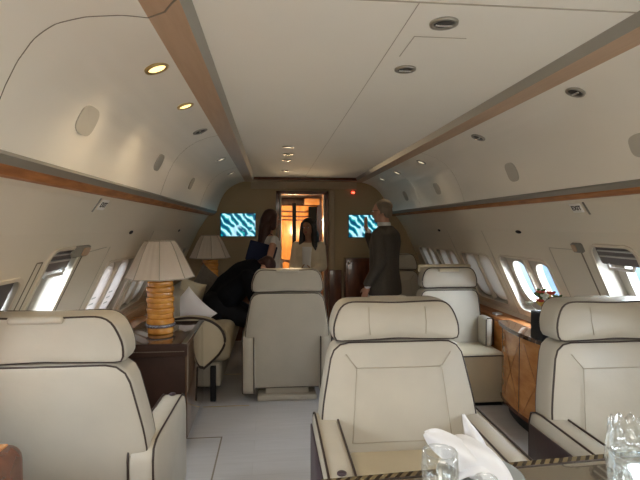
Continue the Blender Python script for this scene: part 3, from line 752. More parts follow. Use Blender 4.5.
for k in range(26):
    a = random.random()*2*PI; r = .12*math.sqrt(random.random()); h = .23+random.random()*.10
    kind = ['leaf','petal_red','petal_pale','petal_yellow','petal_pale'][k % 5]
    b = B(); b.tube([(r*.5*math.cos(a), r*.5*math.sin(a), .18),(r*math.cos(a), r*math.sin(a), h)], .002, 5); c = (r*math.cos(a), r*math.sin(a), h)
    for q in range(5):
        aa = q*2*PI/5; b.ell((c[0]+.014*math.cos(aa), c[1]+.014*math.sin(aa), c[2]), (.019,.012,.009) if kind != 'leaf' else (.022,.008,.010), Matrix.Rotation(aa, 3, 'Z') @ Matrix.Rotation(-.5, 3, 'Y'), 8, 5)
    b.build('leafy_sprig' if kind == 'leaf' else 'flower', kind, t)
o = B().box(1.565,1.63,4.10,4.17,.704,.722,.006).build('soap_dish', 'cloth'); tag(o, 'tiny white folded cloth on the far end of the side ledge', 'cloth')

# ------------------------------------------------------------------ left desk, ledge, sofa, lamps
t = empty('side_ledge', 'wooden ledge under the closed blinds behind the big table lamp', 'ledge', (0,0,0))
b = B(); b.box(-1.735, -1.50, 3.0, 6.3, .0, .655, .004); b.build('body', 'wood_dark', t)
b = B(); b.box(-1.735, -1.49, 3.0, 6.3, .655, .703, .008); b.build('top', 'wood', t)
DXR = -.93
t = empty('desk', 'tall dark brown leather desk with stitched edge carrying the big lamp', 'desk', (0,0,0))
b = B(); b.box(-1.425, DXR-.02, 3.25, 4.02, .08, .69, .006); b.build('body', 'desk_leather', t)
b = B(); b.box(-1.43, DXR, 3.235, 4.03, .69, .722, .004); tp = b.build('top', 'desk_gloss', t)
b = B(); b.box(-1.43, DXR, 3.226, 3.236, .64, .724, .003); b.build('leather_edge', 'desk_leather', t)
b = B()
for k in range(29): b.box(-1.42+k*.0165, -1.416+k*.0165, 3.2235, 3.2265, .672, .676)
b.build('stitching', 'stitch', t, False)
b = B(); b.box(DXR-.02, DXR-.008, 3.25, 4.02, .08, .69, .002); b.build('side_panel', 'desk_gloss', t)
b = B(); b.box(-1.44, DXR-.08, 3.30, 3.98, 0, .08); b.build('plinth', 'black', t)
b = B(); b.box(DXR-.04, DXR-.006, 3.24, 4.03, .688, .728, .003); b.build('edge_strip', 'alu', t)

def make_lamp(label):
    t = empty('table_lamp', label, 'table lamp', (0,0,0), 0, 'table lamps with pleated shades and amber stacked bodies')
    prof = [(.001,0),(.082,0),(.086,.01)]
    z = .012
    b = B(); b.lathe([(.001,0),(.088,0),(.092,.008),(.092,.04),(.086,.046),(.001,.046)]); b.build('foot', 'amber', t)
    b = B(); b.lathe([(.001,.046),(.098,.046),(.106,.051),(.106,.066),(.098,.071),(.001,.071)], n=36, fn=lambda a, z_: 1+.02*math.sin(18*a)); b.build('studded_collar', 'gem', t)
    z = .071
    for k in range(8):
        r = .098 if k % 2 == 0 else .0915; h = .0385
        b = B(); b.lathe([(.001,z),(r-.006,z),(r-.001,z+.003),(r,z+.007),(r,z+h-.007),(r-.001,z+h-.003),(r-.006,z+h),(.001,z+h)], n=30, fn=lambda a, z_: 1+.012*math.cos(4*a)); b.build('amber_disc', 'amber', t); z += h
    b = B(); b.lathe([(.001,z),(.03,z),(.03,z+.01),(.02,z+.02),(.02,z+.05),(.001,z+.05)], n=16); b.build('neck', 'chrome', t)
    # shade: eight panels, flared
    def oct_(a, z_):
        s = (a % (PI/4)) - PI/8; return (math.cos(PI/8)/math.cos(s))*(1+.012*(((a*60/PI) % 1) < .5))
    b = B(); R = []
    n = 96
    H = [(.240,.405),(.222,.44),(.194,.50),(.157,.58),(.122,.645),(.102,.672)]
    for rr, zz in H: R.append([V((rr*oct_(2*PI*k/n+.001, zz)*math.cos(2*PI*k/n+.2), rr*oct_(2*PI*k/n+.001, zz)*math.sin(2*PI*k/n+.2), zz)) for k in range(n)])
    b.rings(R, cap=False)
    R2 = [[p*1 - V((p.x, p.y, 0)).normalized()*.003 for p in r] for r in R]; b.rings(R2, cap=False)
    sh = b.build('lamp_shade', 'fabric', t, False)
    b = B()
    for k in range(8):
        a = k*PI/4+.2; b.tube([(rr*1.013*math.cos(a), rr*1.013*math.sin(a), zz) for rr, zz in H], .0035, 5)
    for rr, zz in (H[0], H[-1]): b.tube([(rr*oct_(2*PI*k/48, 0)*1.005*math.cos(2*PI*k/48+.2), rr*oct_(2*PI*k/48, 0)*1.005*math.sin(2*PI*k/48+.2), zz) for k in range(48)], .004, 5, closed=True)
    b.build('shade_piping', 'shade_trim', sh)
    b = B(); b.ell((0,0,.47), (.03,.03,.045)); b.build('bulb', 'fabric', t)
    return t
lamp = make_lamp('big table lamp with pleated shade on the dark leather desk'); lamp.location = (-1.185, 3.60, .723)
dup(lamp, (-1.11, 5.86, .723), 'smaller looking far table lamp by the bulkhead screen')
t = empty('end_table', 'low dark end table at the bulkhead carrying the far lamp', 'table', (-1.15,5.98,0))
b = B(); b.box(-.27,.25,-.25,.30,.08,.69,.01); b.build('body', 'wood_dark', t)
b = B(); b.box(-.275,.27,-.27,.31,.69,.722,.006); b.build('top', 'desk_gloss', t)
b = B(); b.box(-.23,.2,-.2,.26,0,.08); b.build('plinth', 'black', t)

t = empty('sofa', 'cream sofa with dark-piped rounded arm behind the desk, person leaning on it', 'sofa', (0,0,0))
prof = [(-1.25,.20),(-1.08,.24),(-.97,.28),(-.82,.41),(-.757,.52),(-.80,.645),(-.91,.715),(-1.05,.735),(-1.25,.715)]
P = resample(outline(prof, [.02,.05,.05,.08,.08,.08,.05,.05,.02]), 60)
b = pad(P, 4.10, 4.26, lambda z: 0, .03, .012, .01); arm = b.build('arm', 'leather_warm', t)
b = B(); b.tube([(p.x, 4.105, p.y) for p in P], .011, 6, closed=True); b.build('arm_piping', 'piping', arm)
b = B(); b.box(-1.42,-.74,4.27,5.52,.30,.58,.07,4); b.build('seat', 'leather_warm', t)
b = B(); b.box(-1.42,-.82,4.27,5.52,.08,.30,.03); b.build('base', 'leather', t)
b = B(); b.box(-1.425,-1.20,4.27,5.52,.45,.90,.08,4); b.build('back', 'leather', t)
b = B(); b.box(-1.42,-.80,5.53,5.66,.1,.72,.05,4); b.build('far_arm', 'leather', t)
for y in (4.14, 5.5):
    b = B(); b.box(-.90,-.855,y,y+.05,0,.30 if y < 5 else .1,.005); b.build('leg', 'black', t)
def pillow(loc, w, h, d, rot, m, label):
    R = []; b = B(); n = 12
    v = []; f = []
    for sgn in (1,-1):
        base = len(v)
        for i in range(n+1):
            for j in range(n+1):
                u = 2*i/n-1; q = 2*j/n-1
                th = max(0, (1-abs(u)**2.6)*(1-abs(q)**2.6))**.5
                k = 1-.10*(1-u*u)*abs(q)**2; l = 1-.10*(1-q*q)*abs(u)**2
                v.append(V((u*w/2*l, sgn*th*d/2, q*h/2*k)))
        for i in range(n):
            for j in range(n):
                a = base+i*(n+1)+j; f.append((a, a+1, a+n+2, a+n+1))
    b.ap(v, f); o = b.build('pillow', m); o.location = loc; o.rotation_euler = rot; tag(o, label, 'pillow', None); return o
pillow((-1.13, 4.50, .705), .36, .36, .17, (.2,.80,.1), 'pillow', 'white satin pillow standing on its corner behind the sofa arm')
pillow((-1.07, 5.30, .86), .36, .36, .15, (.1,.62,-.4), 'pillow_dark', 'dark taupe pillow with pointed corner below the far lamp')
pillow((-1.19, 4.88, .80), .34, .34, .14, (.1,.35,.9), 'leather_warm', 'beige pillow leaning on the sofa back between white and dark pillows')

# ------------------------------------------------------------------ near left console
t = empty('console', 'corner of a glossy wooden console beside the nearest seat back', 'console', (0,0,0))
b = B(); b.box(-1.72,-1.30,.2,1.81,.1,.735,.06,5); b.build('body', 'wood_dark', t)
b = B(); b.box(-1.71,-1.345,.26,1.76,.725,.739,.004); b.build('top', 'wood', t)  # lighter wood paints the light falling on the console top
b = B(); b.box(-1.70,-1.36,.3,1.68,0,.1); b.build('plinth', 'black', t)

# ------------------------------------------------------------------ dining table and settings
t = empty('dining_table', 'glossy dining table with diagonal inlay border in front of the armchairs', 'table', (.3,1.10,0), math.radians(4.0))
b = B(); P = round_poly(-.55,1.25,-.60,.385,.05)
b.rings([[V((x,y,.690)) for x, y in P],[V((x,y,.718)) for x, y in P]]); b.build('table_top', 'tabletop', t, False)
b = B(); P1 = round_poly(-.548,1.248,-.598,.383,.05); P2 = round_poly(-.519,1.219,-.569,.352,.04)
b.rings([[V((x,y,.7185)) for x, y in P1],[V((x,y,.7200)) for x, y in P1],[V((x,y,.7200)) for x, y in P2],[V((x,y,.7185)) for x, y in P2]], cap=False); b.build('inlay_border', 'inlay', t, False)
b = B(); b.rings([[V((x,y,.7183)) for x, y in round_poly(-.521,1.221,-.571,.354,.04)],[V((x,y,.7205)) for x, y in round_poly(-.521,1.221,-.571,.354,.04)],[V((x,y,.7205)) for x, y in round_poly(-.515,1.215,-.565,.348,.04)],[V((x,y,.7183)) for x, y in round_poly(-.515,1.215,-.565,.348,.04)]], cap=False); b.build('border_line', 'piping', t, False)
b = B(); b.box(.10,.55,-.35,.12,.0,.05,.02); b.box(.22,.43,-.25,.02,.05,.69,.03); b.build('pedestal', 'wood', t)

def goblet(name, loc, R, H, label, cuts=12, scal=0, stem=.0):
    t = empty(name, label, 'glass', loc)
    z0 = stem
    th = .003
    def fl(a, z): return 1+.035*math.cos(cuts*a)*(1 if z < H*.8 else .2)
    out = [(R*.55,z0+.004),(R*.75,z0+.02),(R*.95,z0+(H-z0)*.35),(R*1.04,z0+(H-z0)*.6),(R*1.0,z0+(H-z0)*.85),(R*.96,H)]
    inn = [(r-th, z+.003 if i == 0 else z) for i, (r, z) in enumerate(out)]
    b = B(); n = cuts*6
    def ringf(r, z, top): return [V((r*fl(2*PI*k/n, z)*math.cos(2*PI*k/n), r*fl(2*PI*k/n, z)*math.sin(2*PI*k/n), z+(scal*abs(math.sin(cuts/2*2*PI*k/n)) if top else 0))) for k in range(n)]
    RR = [[V((0.0005*math.cos(k), .0005*math.sin(k), z0+.002)) for k in range(n)]]
    RR += [ringf(r, z, i == len(out)-1) for i, (r, z) in enumerate(out)] + [ringf(r, z, i == 0) for i, (r, z) in enumerate(reversed(inn))]
    RR += [[V((0.0005*math.cos(k), .0005*math.sin(k), z0+.008)) for k in range(n)]]
    b.rings(RR, cap=False); b.build('bowl', 'crystal', t)
    rim = ringf(out[-1][0], H, True); b = B(); b.tube(rim, .0010, 5, closed=True); b.build('rim', 'crystal', t)
    if stem:
        b = B(); b.lathe([(.001,0),(R*.8,0),(R*.8,.004),(.008,.012),(.005,.03),(.005,z0-.01),(.012,z0+.004),(.001,z0+.004)], n=24); b.build('stem', 'crystal', t)
    return t
goblet('tumbler', (.068,1.21,.7205), .047, .185, 'cut crystal goblet in front of the white napkin', 12, 0, .07)
goblet('wine_glass', (.172,1.16,.7205), .028, .135, 'small narrow crystal glass just beside the plate', 8, 0, .05)
goblet('tumbler', (.605,1.19,.7205), .062, .160, 'large crystal goblet at the picture edge with plain body', 12, 0, .0)
goblet('crystal_bowl', (.665,1.26,.7205), .075, .195, 'crystal bowl with scalloped rim at the edge of the table', 14, .022, .0)
b = B(); b.lathe([(.001,.004),(.07,.004),(.085,.010),(.125,.020),(.127,.022),(.123,.024),(.085,.015),(.001,.012)], n=48); b.lathe([(.001,-.017),(.08,-.017),(.11,-.008),(.12,.006),(.10,.008),(.001,.004)], n=48); o = b.build('plate', 'plate'); o.location = (.245,1.36,.737); tag(o, 'grey china plate under the folded white napkin', 'plate')
b = B(); b.lathe([(.001,0),(.012,0),(.016,.01),(.014,.022),(.001,.028)], n=16); o = b.build('salt_shaker', 'crystal'); o.location = (-.01,1.33,.7205); tag(o, 'tiny round crystal salt cellar left of the tall goblet', 'salt cellar')
# napkin: folded wings
def petal(base, tip, side_, width, lift, bend, sharp=False):
    base, tip, side_, lift = V(base), V(tip), V(side_), V(lift); n, m_ = 14, 8; R = []
    for i in range(n+1):
        u = i/n; c = base.lerp(tip, u) + lift*math.sin(PI*u)*bend
        w = width*(math.sin(PI*min(1, u*.8+.1))**.6)*(1 if u < .9 else max(.25, ((1-u)/.1)**.5)) if not sharp else width*1.25*max(.04, math.sin(PI*min(1, u*.62+.38)))
        R.append([c + side_*w*(j/m_-.5)*1.0 + lift*(.35*w*math.cos(PI*(j/m_-.5)) + .006*math.sin(9*j/m_+5*u)) for j in range(m_+1)])
    v = [p for r in R for p in r]; f = []
    for i in range(n):
        for j in range(m_): a = i*(m_+1)+j; f.append((a,a+1,a+m_+2,a+m_+1))
    return v, f
t = empty('napkin', 'white linen napkin folded with two pointed wings on the plate', 'napkin', (0,0,0))
for (bs, tp_, sd, wd, lf, bn) in (((.275,1.31,.765),(.080,1.38,.883),(.25,.1,.95),.085,(.0,-.9,.3),.02),
                               ((.255,1.36,.76),(.210,1.40,.925),(1,.2,.1),.062,(.1,-1,.1),.012),
                               ((.295,1.28,.755),(.15,1.37,.865),(.5,.3,.7),.085,(.2,-.8,.5),.03),
                               ((.16,1.34,.755),(.29,1.29,.80),(.6,.7,.1),.10,(0,-.3,1),.03)):
    v, f = petal(bs, tp_, V(sd).normalized(), wd, V(lf).normalized(), bn, tp_[2] > .9); b = B(); b.ap(v, f); o = b.build('napkin_fold', 'cloth', t)
    md = o.modifiers.new('t', 'SOLIDIFY'); md.thickness = .004; md2 = o.modifiers.new('s', 'SUBSURF'); md2.levels = md2.render_levels = 1

# ------------------------------------------------------------------ people
def hand(b, w, d, nrm, thumb, curl=.5, sc=1.0):
    """w wrist, d pointing direction, nrm palm normal, thumb side vector"""
    w, d, nrm, thumb = V(w), V(d).normalized(), V(nrm).normalized(), V(thumb).normalized()
    R = Matrix((thumb, d, nrm)).transposed()
    b.ell(w+d*.048*sc, (.040*sc,.052*sc,.016*sc), R, 12, 8)
    for k, (off, L) in enumerate(((.029,.075),(.010,.085),(-.010,.078),(-.028,.062))):
        p = w+d*.088*sc+thumb*off*sc; dd = d.copy()
        for q in range(3):
            dd = (Matrix.Rotation(-curl*(.5 if q == 0 else 1)*.8, 3, thumb) @ dd).normalized() if True else dd
            e = p+dd*L*sc*(.42,.32,.26)[q]; b.limb(p, e, (.0095-.001*q)*sc, (.0088-.001*q)*sc, 8); p = e
    p = w+d*.022*sc+thumb*.03*sc; dd = (d*.7+thumb*.7+nrm*.25).normalized()
    for q in range(2):
        e = p+dd*.036*sc; b.limb(p, e, .0115*sc, .0100*sc, 8); p = e; dd = (dd*.7+d*.5+nrm*.3).normalized()
def head(b, c, face, up=V((0,0,1)), s=1.0):
    c, face, up = V(c), V(face).normalized(), V(up).normalized()
    lat = face.cross(up).normalized(); up = lat.cross(face).normalized()
    R = Matrix((lat, face, up)).transposed()
    P = lambda x, y, z: c + R @ V((x*s, y*s, z*s))
    b.ell(P(0,-.012,.03), (.076*s,.096*s,.085*s), R)             # cranium
    b.ell(P(0,.022,-.035), (.060*s,.070*s,.080*s), R)            # face
    b.ell(P(0,.055,-.088), (.032*s,.030*s,.026*s), R)            # chin
    b.limb(P(0,.088,.012), P(0,.108,-.022), .009*s, .014*s, 8)   # nose
    b.ell(P(0,.086,-.052), (.024*s,.012*s,.009*s), R, 8, 6)      # mouth mound
    b.ell(P(0,.080,.030), (.050*s,.016*s,.010*s), R, 8, 6)       # brow
    for q in (-1,1):
        b.ell(P(.078*q,-.002,-.012), (.010*s,.022*s,.032*s), R, 8, 6)
    return P, R
def face_parts(P, R, s, par, brow='hair_black'):
    for q in (-1,1):
        b = B(); b.ell(P(.030*q,.082,.006), (.013*s,.008*s,.0065*s), R, 10, 6); e = b.build('eye', 'shirt', par)
        b = B(); b.ell(P(.030*q,.0885,.006), (.006*s,.004*s,.006*s), R, 8, 6); b.build('iris', 'ink', e)
        b = B(); b.limb(P(.016*q,.090,.030), P(.046*q,.080,.032), .0035*s, .0025*s, 6); b.build('eyebrow', brow, par)
    b = B(); b.ell(P(0,.094,-.052), (.022*s,.007*s,.008*s), R, 10, 6); b.build('lips', 'lip', par)

def legs(b, hips, knees, ankles, r=(.085,.058,.042), ov=0):
    for h, k, a in zip(hips, knees, ankles):
        b.limb(h, k, r[0]+ov, r[1]+ov); b.limb(k, a, r[1]+ov, r[2]+ov)
def foot(b, a, f, ov=0):
    a = V(a); f = V(f).normalized(); b.limb(a+V((0,0,-.045)), a+f*.14+V((0,0,-.055)), .034+ov, .026+ov)

# --- suited man ---------------------------------------------------
mx, my = .785, 4.86; fac = V((-.80,.60,0)).normalized(); lat = V((fac.y,-fac.x,0)).normalized()   # lat: his right... outward
if lat.y > 0: pass
def mp(f_, l_, z): return V((mx,my,0)) + fac*f_ + lat*l_ + V((0,0,z))
man = empty('person', 'grey-haired man in a dark brown suit standing and raising one hand', 'person', (0,0,0))
rz = math.atan2(fac.y, fac.x)
b = B(); hc = mp(.035, 0, 1.655); P_, R_ = head(b, hc, fac + V((0,0,-.05)), s=1.0)
b.limb(mp(-.01,0,1.46), mp(.01,0,1.57), .058, .055)
b.sect([(mp(0,0,.86),.09,.14),(mp(0,0,1.0),.10,.15),(mp(0,0,1.2),.11,.16),(mp(-.01,0,1.38),.11,.19),(mp(-.01,0,1.47),.06,.10)], rz)
for q in (1,-1):
    b.limb(mp(0,.17*q,1.42), mp(-.03 if q < 0 else .12,.22*q,1.15 if q < 0 else 1.22), .05, .04)
# near arm hangs (the side towards the camera), far arm raised
near = 1 if lat.y < 0 else -1
eN = mp(-.045,.225*near,1.13); wN = mp(.08,.235*near,.90)
eF = mp(.20,-.20*near,1.24); wF = mp(.235,-.10*near,1.44)
b.limb(eN, wN, .038, .028); b.limb(eF, wF, .038, .028)
hand(b, wN, V((0,0,-1))+fac*.35, -lat*near, fac, .7)
hand(b, wF, V((0,0,1))+fac*.3, fac*.2-lat*near*.0+V((.2,-1,0)), -lat*near*(-1), .35)
legs(b, [mp(0,.09,.86), mp(0,-.09,.86)], [mp(.01,.10,.47), mp(.01,-.10,.47)], [mp(-.01,.10,.09), mp(-.01,-.10,.09)])
for q in (.1,-.1): foot(b, mp(0,q,.09), fac)
body = b.remesh('body', 'skin', man, .008, 3)
face_parts(P_, R_, 1.0, man, 'hair_grey')
b = B()
b.sect([(mp(-.01,0,.80),.155,.215),(mp(-.01,0,.90),.15,.21),(mp(0,0,1.05),.135,.195),(mp(0,0,1.2),.135,.20),(mp(-.01,0,1.34),.14,.215),(mp(-.015,0,1.43),.12,.205),(mp(-.015,0,1.485),.085,.12),(mp(-.01,0,1.51),.068,.075)], rz)
b.limb(mp(-.01,.175*near,1.41), eN, .075, .06); b.limb(eN, wN+V((0,0,.03)), .06, .045)
b.limb(mp(-.01,-.175*near,1.41), eF, .075, .06); b.limb(eF, wF-V((0,0,.03)), .058, .043)
jk = b.remesh('jacket', 'suit', man, .012, 5)
b = B(); b.sect([(mp(.005,0,1.50),.070,.074),(mp(.01,0,1.545),.064,.066)], rz); b.build('shirt_collar', 'shirt', man)
b = B(); b.limb(wN+V((0,0,.032)), wN+V((0,0,.006)), .034, .033); b.limb(wF-V((0,0,.02)), wF+V((0,0,.004)), .033, .033); b.build('shirt_cuffs', 'shirt', man)
b = B(); b.sect([(mp(0,0,.80),.11,.165),(mp(0,0,.92),.12,.17)], rz); legs(b, [mp(0,.09,.84), mp(0,-.09,.84)], [mp(.01,.10,.47), mp(.01,-.10,.47)], [mp(-.01,.10,.10), mp(-.01,-.10,.10)], (.10,.075,.065)); b.remesh('trousers', 'trouser', man, .012, 4)
b = B()
for q in (.1,-.1): foot(b, mp(0,q,.09), fac, .012)
b.build('shoes', 'black', man)
b = B(); b.ell(P_(0,-.030,.052), (.082,.092,.075), R_); b.ell(P_(0,-.070,-.005), (.070,.045,.070), R_)
for q in (-1,1): b.ell(P_(.066*q,-.022,.012), (.016,.034,.040), R_)
b.remesh('hair', 'hair_grey', man, .007, 3)
b = B()
for q in (-1,1):
    b.tube([P_(.030*q+.02*math.cos(a), .100, .006+.016*math.sin(a)) for a in [2*PI*k/12 for k in range(12)]], .0018, 5, closed=True)
    b.tube([P_(.05*q,.098,.01), P_(.078*q,.05,.012), P_(.082*q,-.01,.008)], .0018, 5)
b.build('glasses', 'black', man)
# bottle in his lowered hand
hp = wN + (V((0,0,-1))+fac*.35).normalized()*.10
o = B().lathe([(.001,-.11),(.026,-.11),(.028,-.10),(.028,.0),(.022,.02),(.011,.04),(.011,.055),(.001,.055)], n=20).build('bottle', 'cloth'); o.location = hp - lat*near*.035; tag(o, 'small pale bottle held in the lowered hand of the suited man', 'bottle')

# --- woman with auburn hair and bag -------------------------------
def woman(o_, fac, H, label, skin, top, hair_m, trous, arms, headface, hair_len, s=.93, nm='top'):
    x0, y0 = o_; fac = V(fac).normalized(); lat = V((fac.y,-fac.x,0)).normalized(); rz = math.atan2(fac.y, fac.x)
    k = H/1.66
    def p(f_, l_, z): return V((x0,y0,0)) + (fac*f_ + lat*l_ + V((0,0,z)))*k
    e = empty('person', label, 'person', (0,0,0))
    b = B(); P_, R_ = head(b, p(.03,0,1.545), headface, s=s*k)
    b.limb(p(-.01,0,1.36), p(.01,0,1.47), .044*k, .042*k)
    b.sect([(p(0,0,.84),.10*k,.155*k),(p(0,0,.95),.09*k,.14*k),(p(0,0,1.06),.08*k,.115*k),(p(.01,0,1.2),.10*k,.14*k),(p(0,0,1.31),.085*k,.165*k),(p(-.01,0,1.37),.05*k,.09*k)], rz)
    out = []
    for (eL, wL, hd, hn, ht, cu) in arms:
        q = 1 if eL[1] > 0 else -1
        sh = p(-.005,.155*q,1.315); E_ = p(*eL); W_ = p(*wL)
        b.limb(sh, E_, .042*k, .033*k); b.limb(E_, W_, .034*k, .023*k)
        F = lambda v_: fac*v_[0]+lat*v_[1]+V((0,0,v_[2]))
        hand(b, W_, F(hd), F(hn), F(ht), cu, .88*k); out.append((sh, E_, W_))
    hips = [p(0,.085,.84), p(0,-.085,.84)]; kn = [p(.01,.08,.46), p(.01,-.08,.46)]; an = [p(-.01,.08,.08), p(-.01,-.08,.08)]
    legs(b, hips, kn, an, (.078*k,.052*k,.036*k))
    for q in an: foot(b, q, fac, -.006)
    b.remesh('body', skin, e, .008, 3)
    face_parts(P_, R_, s*k, e)
    b = B(); b.sect([(p(0,0,.78),.135*k,.19*k),(p(0,0,.9),.125*k,.175*k),(p(0,0,1.05),.105*k,.14*k),(p(.012,0,1.19),.118*k,.155*k),(p(0,0,1.30),.098*k,.165*k),(p(-.01,0,1.36),.062*k,.11*k)], rz)
    if nm == 'cardigan':
        for sh, E_, W_ in out: b.limb(sh, E_, .06*k, .052*k); b.limb(E_, W_, .052*k, .04*k)
    else:
        for sh, E_, W_ in out: b.limb(sh, sh.lerp(E_, .12), .052*k, .048*k)
    b.remesh(nm, top, e, .011, 4)
    b = B(); b.sect([(p(0,0,.76),.12*k,.175*k),(p(0,0,.90),.11*k,.165*k)], rz); legs(b, hips, kn, an, (.09*k,.062*k,.05*k)); b.remesh('trousers', trous, e, .013, 4)
    b = B()
    for q in an: foot(b, q, fac, .006)
    b.build('shoes', 'black', e)
    S = s*k
    b = B(); b.ell(P_(0,-.024,.045), (.088*S,.098*S,.088*S), R_)
    for q in (-1,1): b.limb(P_(.072*q,.0,.045), P_(.088*q,-.012,-.09), .034*S, .045*S)
    b.limb(P_(0,-.07,.0), P_(0,-.085,-.15), .075*S, .08*S)
    for q in hair_len: b.limb(P_(q[0],q[1],-.09), P_(q[2],q[3],q[4]), q[5]*S, q[6]*S)
    hr = b.remesh('hair', hair_m, e, .009, 3)
    return e, p, P_, out
w1, p1, P1_, o1 = woman((-.40,5.62), (.86,.35,0), 1.70, 'woman with long auburn hair in sleeveless pale top, bag under her arm', 'skin', 'blouse', 'hair_red', 'trouser',
    [((-.13,.27,1.06),(.03,.27,.90),(.8,-.1,-.5),(0,-1,0),(0,.3,1),.7),((.02,-.20,1.07),(.22,-.13,1.06),(1,.2,0),(0,0,-1),(0,1,0),.5)], (.90,.32,-.06),
    [(-.04,-.08,-.05,-.11,-.36,.065,.04),(.04,-.08,.04,-.12,-.38,.065,.04),(.0,-.10,.0,-.13,-.40,.06,.04)])
w2, p2, P2_, o2 = woman((.065,5.74), (-.25,-.95,0), 1.60, 'woman with long black hair in cream cardigan standing in the doorway', 'skin2', 'cardigan', 'hair_black', 'blouse',
    [((.03,.19,1.06),(.20,.06,1.03),(.5,-.8,0),(0,0,1),(0,0,1),.4),((.03,-.19,1.06),(.19,-.08,1.02),(.5,.8,0),(0,0,1),(0,0,1),.4)], (-.42,-.9,-.10),
    [(-.085,.0,-.105,.055,-.34,.042,.035),(.085,.0,.105,.055,-.36,.042,.035),(-.05,-.07,-.07,-.08,-.42,.07,.05),(.05,-.07,.08,-.08,-.42,.07,.05)], nm='cardigan')
# open neck of the cardigan over a white top, pale skirt front
b = B(); b.sect([(p2(.118,0,.95),.02,.045),(p2(.128,0,1.12),.02,.05),(p2(.118,0,1.24),.02,.055),(p2(.088,0,1.31),.02,.06)], math.atan2(-.95,-.25)); b.build('inner_top', 'shirt', w2)
# lanyard with badge
b = B(); b.tube([p1(-.02,.06,1.385), p1(.075,.07,1.34), p1(.135,.03,1.22), p1(.14,.0,1.10)], .005, 6); b.tube([p1(-.02,-.06,1.385), p1(.075,-.055,1.34), p1(.135,-.02,1.22), p1(.14,.0,1.10)], .005, 6)
b.build('lanyard', 'navy', w1)
b = B(); b.box(-.035,.035,-.003,.003,-.05,.05,.002); o = b.build('badge', 'cloth', w1); o.location = p1(.145,.0,1.03); o.rotation_euler = (0,0,math.atan2(.35,.86)+PI/2)
# pleats bow on blouse
o = B().box(-.16,.16,-.02,.02,-.115,.115,.012).build('handbag', 'navy'); o.location = (-.49,5.455,1.20); o.rotation_euler = (0,.28,.12); tag(o, 'flat navy blue clutch bag tucked under the auburn-haired woman\'s bare arm', 'bag')
o = B().box(-.05,.05,-.003,.003,-.035,.035,.001).build('paper_card', 'cloth'); o.location = p2(.24,.0,1.02); o.rotation_euler = (-.9,.2,.2); tag(o, 'small white card held by the woman in the cream cardigan', 'card')

# --- person in black leaning forward from the sofa -------------------
e = empty('person', 'person in a black jacket with reddish hair bending forward over the sofa', 'person', (0,0,0))
yb = 5.0
b = B(); hc = V((-.435, yb-.04, 1.075)); P_, R_ = head(b, hc, V((.45,-.35,-.85)), V((.75,-.1,.62)), s=.95)
tor = [V((-.93,yb,.70)), V((-.82,yb,.86)), V((-.68,yb,.98)), V((-.58,yb-.01,1.02))]
for a, c in zip(tor, tor[1:]): b.limb(a, c, .125, .12)
b.limb(V((-.58,yb-.01,1.02)), hc+V((-.03,0,-.02)), .055, .05)
shs = [V((-.62,yb-.18,.99)), V((-.62,yb+.18,.99))]; els = [V((-.52,yb-.24,.74)), V((-.50,yb+.22,.74))]; ws = [V((-.36,yb-.14,.60)), V((-.34,yb+.12,.60))]
for s_, el, w_ in zip(shs, els, ws):
    b.limb(s_, el, .05, .04); b.limb(el, w_, .038, .027); hand(b, w_, V((.8,.1,-.5)), V((0,0,-1)), V((0,1,0)), .5)
b.limb(V((-.93,yb-.1,.70)), V((-.93,yb+.1,.70)), .13, .13)
hips = [V((-.90,yb-.10,.69)), V((-.90,yb+.10,.69))]; kn = [V((-.47,yb-.11,.50)), V((-.47,yb+.12,.50))]; an = [V((-.50,yb-.11,.09)), V((-.52,yb+.12,.09))]
legs(b, hips, kn, an, (.085,.058,.042))
for q in an: foot(b, q, V((1,0,0)))
b.remesh('body', 'skin', e, .009, 3); face_parts(P_, R_, .95, e)
b = B()
for a, c in zip(tor, tor[1:]): b.limb(a, c, .165, .155)
b.limb(shs[0], shs[1], .085, .085); b.limb(V((-.95,yb-.10,.66)), V((-.95,yb+.10,.66)), .155, .155)
b.limb(V((-.80,yb-.12,.80)), V((-.66,yb-.13,.93)), .14, .11); b.limb(V((-.80,yb+.12,.80)), V((-.66,yb+.13,.93)), .14, .11)
for s_, el, w_ in zip(shs, els, ws): b.limb(s_, el, .08, .062); b.limb(el, w_, .06, .042)
b.remesh('jacket', 'black_cloth', e, .014, 6)
b = B(); legs(b, hips, kn, an, (.135,.08,.065)); b.limb(V((-.93,yb-.1,.705)), V((-.93,yb+.1,.705)), .155, .155); b.remesh('trousers', 'trouser', e, .014, 4)
b = B()
for q in an: foot(b, q, V((1,0,0)), .012)
b.build('shoes', 'black', e)
b = B(); b.ell(P_(0,-.024,.045), (.086*.95,.096*.95,.082*.95), R_); b.ell(P_(0,-.07,-.01), (.07,.045,.07), R_)
b.remesh('hair', 'hair_red', e, .008, 3)

for o in list(C.objects):
    if o.parent is None and o.get('category') in ('armchair','table','glass','plate','salt cellar','napkin','person','bottle','bag','card','screen','light','cabinet','column','desk','table lamp','sofa','pillow','vase') and o.get('group') != 'x':
        o.location.x -= .055
